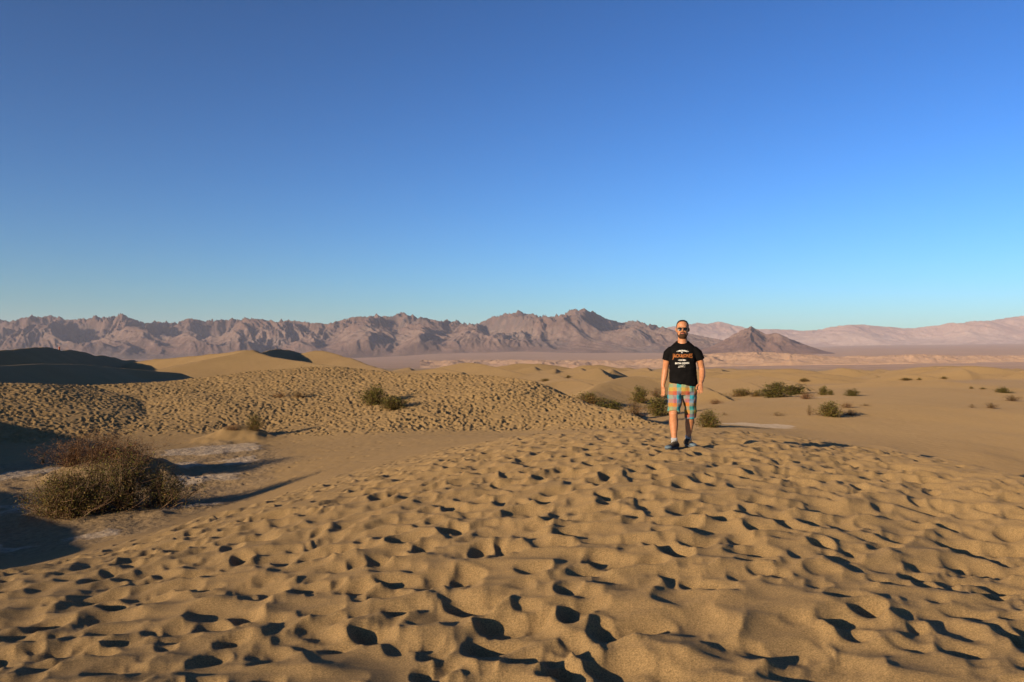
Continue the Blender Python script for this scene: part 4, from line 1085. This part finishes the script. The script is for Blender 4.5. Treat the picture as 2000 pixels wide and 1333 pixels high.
# socks and shoes
def shoe(f, zf, turn):
    so = Loft(); so.tube([(f[0], f[1]+0.040, 0.085+zf, 0.047), (f[0], f[1]+0.037, 0.12+zf, 0.044), (f[0], f[1]+0.032, 0.155+zf, 0.043)], 16)
    link('sock', bake(so.mesh('sock'), 0.006, 2), M_SOCK, man).data.materials.append(M_SOCK)
    c, sn = math.cos(turn), math.sin(turn)
    def W(x, y, z): return (f[0]+x*c-y*sn, f[1]+x*sn+y*c, zf+z)
    prof = [(0.085,0.030,0.062,0.018),(0.075,0.038,0.085,0.012),(0.045,0.041,0.118,0.010),(0.01,0.041,0.112,0.012),(-0.03,0.043,0.090,0.012),(-0.08,0.048,0.072,0.012),(-0.125,0.050,0.060,0.012),(-0.165,0.043,0.050,0.014),(-0.192,0.028,0.040,0.018),(-0.203,0.010,0.032,0.022)]
    up = Loft(); R = []
    for y, hw, top, bot in prof:
        ring = []
        for a in np.arange(18)*2*math.pi/18:
            cc, ss = math.cos(a), math.sin(a); cz_ = (top+bot)/2; hz = (top-bot)/2
            ring.append(W(math.copysign(abs(cc)**0.8, cc)*hw*(1-0.28*max(0, ss)**2*(1 if y > -0.09 else 0.5)), y, cz_+math.copysign(abs(ss)**0.85, ss)*hz))
        R.append(ring)
    up.rings(R); o = link('shoe', up.mesh('shoe'), M_SHOE, man)
    sl = Loft(); R = []
    for zz, gsc in ((0.0, 1.0), (0.006, 1.06), (0.020, 1.08), (0.026, 1.02)):
        ring = []
        for a in np.arange(36)*2*math.pi/36:
            y = -0.06+0.150*math.cos(a); hw = 0.046+0.006*math.cos(a+2.4)
            ring.append(W(math.sin(a)*hw*gsc, y*1.0+(gsc-1)*0.06*math.cos(a), zz+0.012*max(0, -math.cos(a)-0.55)))
        R.append(ring)
    sl.rings(R); link('sole', sl.mesh('sole'), M_SOLE, o)
    tc = Loft(); R = []
    for y, hw, top in ((-0.135,0.0515,0.058),(-0.160,0.047,0.054),(-0.185,0.036,0.047),(-0.203,0.020,0.038),(-0.210,0.006,0.030)):
        R.append([W(math.copysign(abs(math.cos(a))**0.8, math.cos(a))*(hw+0.002), y, 0.016+(math.sin(a)*0.5+0.5)*(top-0.016+0.003)) for a in np.arange(16)*2*math.pi/16])
    tc.rings(R); link('toe_cap', tc.mesh('toe_cap'), M_RUB, o)
    for q in range(5):
        y = -0.085+q*0.024; z = np.interp(y, [-0.08, -0.03, 0.01, 0.045], [0.073, 0.091, 0.113, 0.119])
        lc = Loft(); lc.tube([(*W(-0.026, y, z-0.008), 0.0032), (*W(-0.010, y+0.006, z+0.002), 0.0032), (*W(0.010, y-0.006, z+0.002), 0.0032), (*W(0.026, y, z-0.008), 0.0032)], 6, up=(0, 0, 1))
        link('lace', lc.mesh('lace'), M_LACE, o)
    for sx in (-1, 1):
        lc = Loft(); lc.tube([(*W(0, 0.0, 0.116), 0.003), (*W(sx*0.028, -0.012, 0.118), 0.003), (*W(sx*0.050, -0.008, 0.098), 0.003), (*W(sx*0.046, 0.004, 0.070), 0.003)], 6, up=(0, 0, 1))
        link('lace_loop', lc.mesh('lace_loop'), M_LACE, o)
shoe(FL, ZL, math.radians(-32)); shoe(FR, ZR, math.radians(26))

# a far-off figure on the crest of the shaded dune
L = spot(114, 683, 225, 0.8, 1.3)
def far_person(loc, label):
    e = bpy.data.objects.new('person', None); COL.objects.link(e); e.location = loc; tag(e, label, 'person')
    q = Loft()
    q.ell([(0,0,0.0,0.10,0.12),(-0.02,0,0.45,0.14,0.11),(0,0,0.80,0.17,0.12),(0,0,1.10,0.17,0.12),(0,0,1.32,0.19,0.11),(0,0,1.42,0.08,0.07),(0,0,1.50,0.06,0.06),(0,-0.01,1.58,0.08,0.10),(0,0,1.68,0.075,0.09),(0,0,1.74,0.03,0.04)], 12)
    for sx in (-1, 1):
        q.tube([(sx*0.16,0,1.30,0.055),(sx*0.23,0.02,1.05,0.045),(sx*0.22,-0.06,0.80,0.035)], 8); q.tube([(sx*0.08,0,0.85,0.09),(sx*0.10,-0.03,0.45,0.065),(sx*0.11,0.02,0.0,0.045)], 8)
    link('body', bake(q.mesh('body'), 0.03, 2), M_SKIN, e).data.materials.append(M_SKIN)
    c = Loft(); c.ell([(0,0,0.74,0.19,0.14),(0,0,1.10,0.185,0.135),(0,0,1.34,0.20,0.12),(0,0,1.41,0.10,0.08)], 12)
    link('shirt', c.mesh('shirt'), m_plain('dark_red_cloth', (0.16, 0.035, 0.03), 0.9, 0.05), e)
far_person(L+Vector((0, 0.5, -0.55)), 'tiny distant person in dark red on the shaded dune crest at left')

# ------------------------------------------------------------------ the air
bm = bmesh.new(); bmesh.ops.create_cube(bm, size=1.0)
for v in bm.verts: v.co = Vector((v.co.x*60000, 13500+v.co.y*34000, 620+v.co.z*1560))
hme = bpy.data.meshes.new('haze'); bm.to_mesh(hme); bm.free()
hm = bpy.data.materials.new('haze_air'); hm.use_nodes = True
for n in list(hm.node_tree.nodes): hm.node_tree.nodes.remove(n)
ho = hm.node_tree.nodes.new('ShaderNodeOutputMaterial'); hv = hm.node_tree.nodes.new('ShaderNodeVolumePrincipled')
hv.inputs['Color'].default_value = (0.76, 0.80, 1.0, 1); hv.inputs['Density'].default_value = 1.9e-5; hv.inputs['Anisotropy'].default_value = 0.0
hm.node_tree.links.new(hv.outputs[0], ho.inputs['Volume'])
tag(link('haze', hme, hm), kind='stuff')
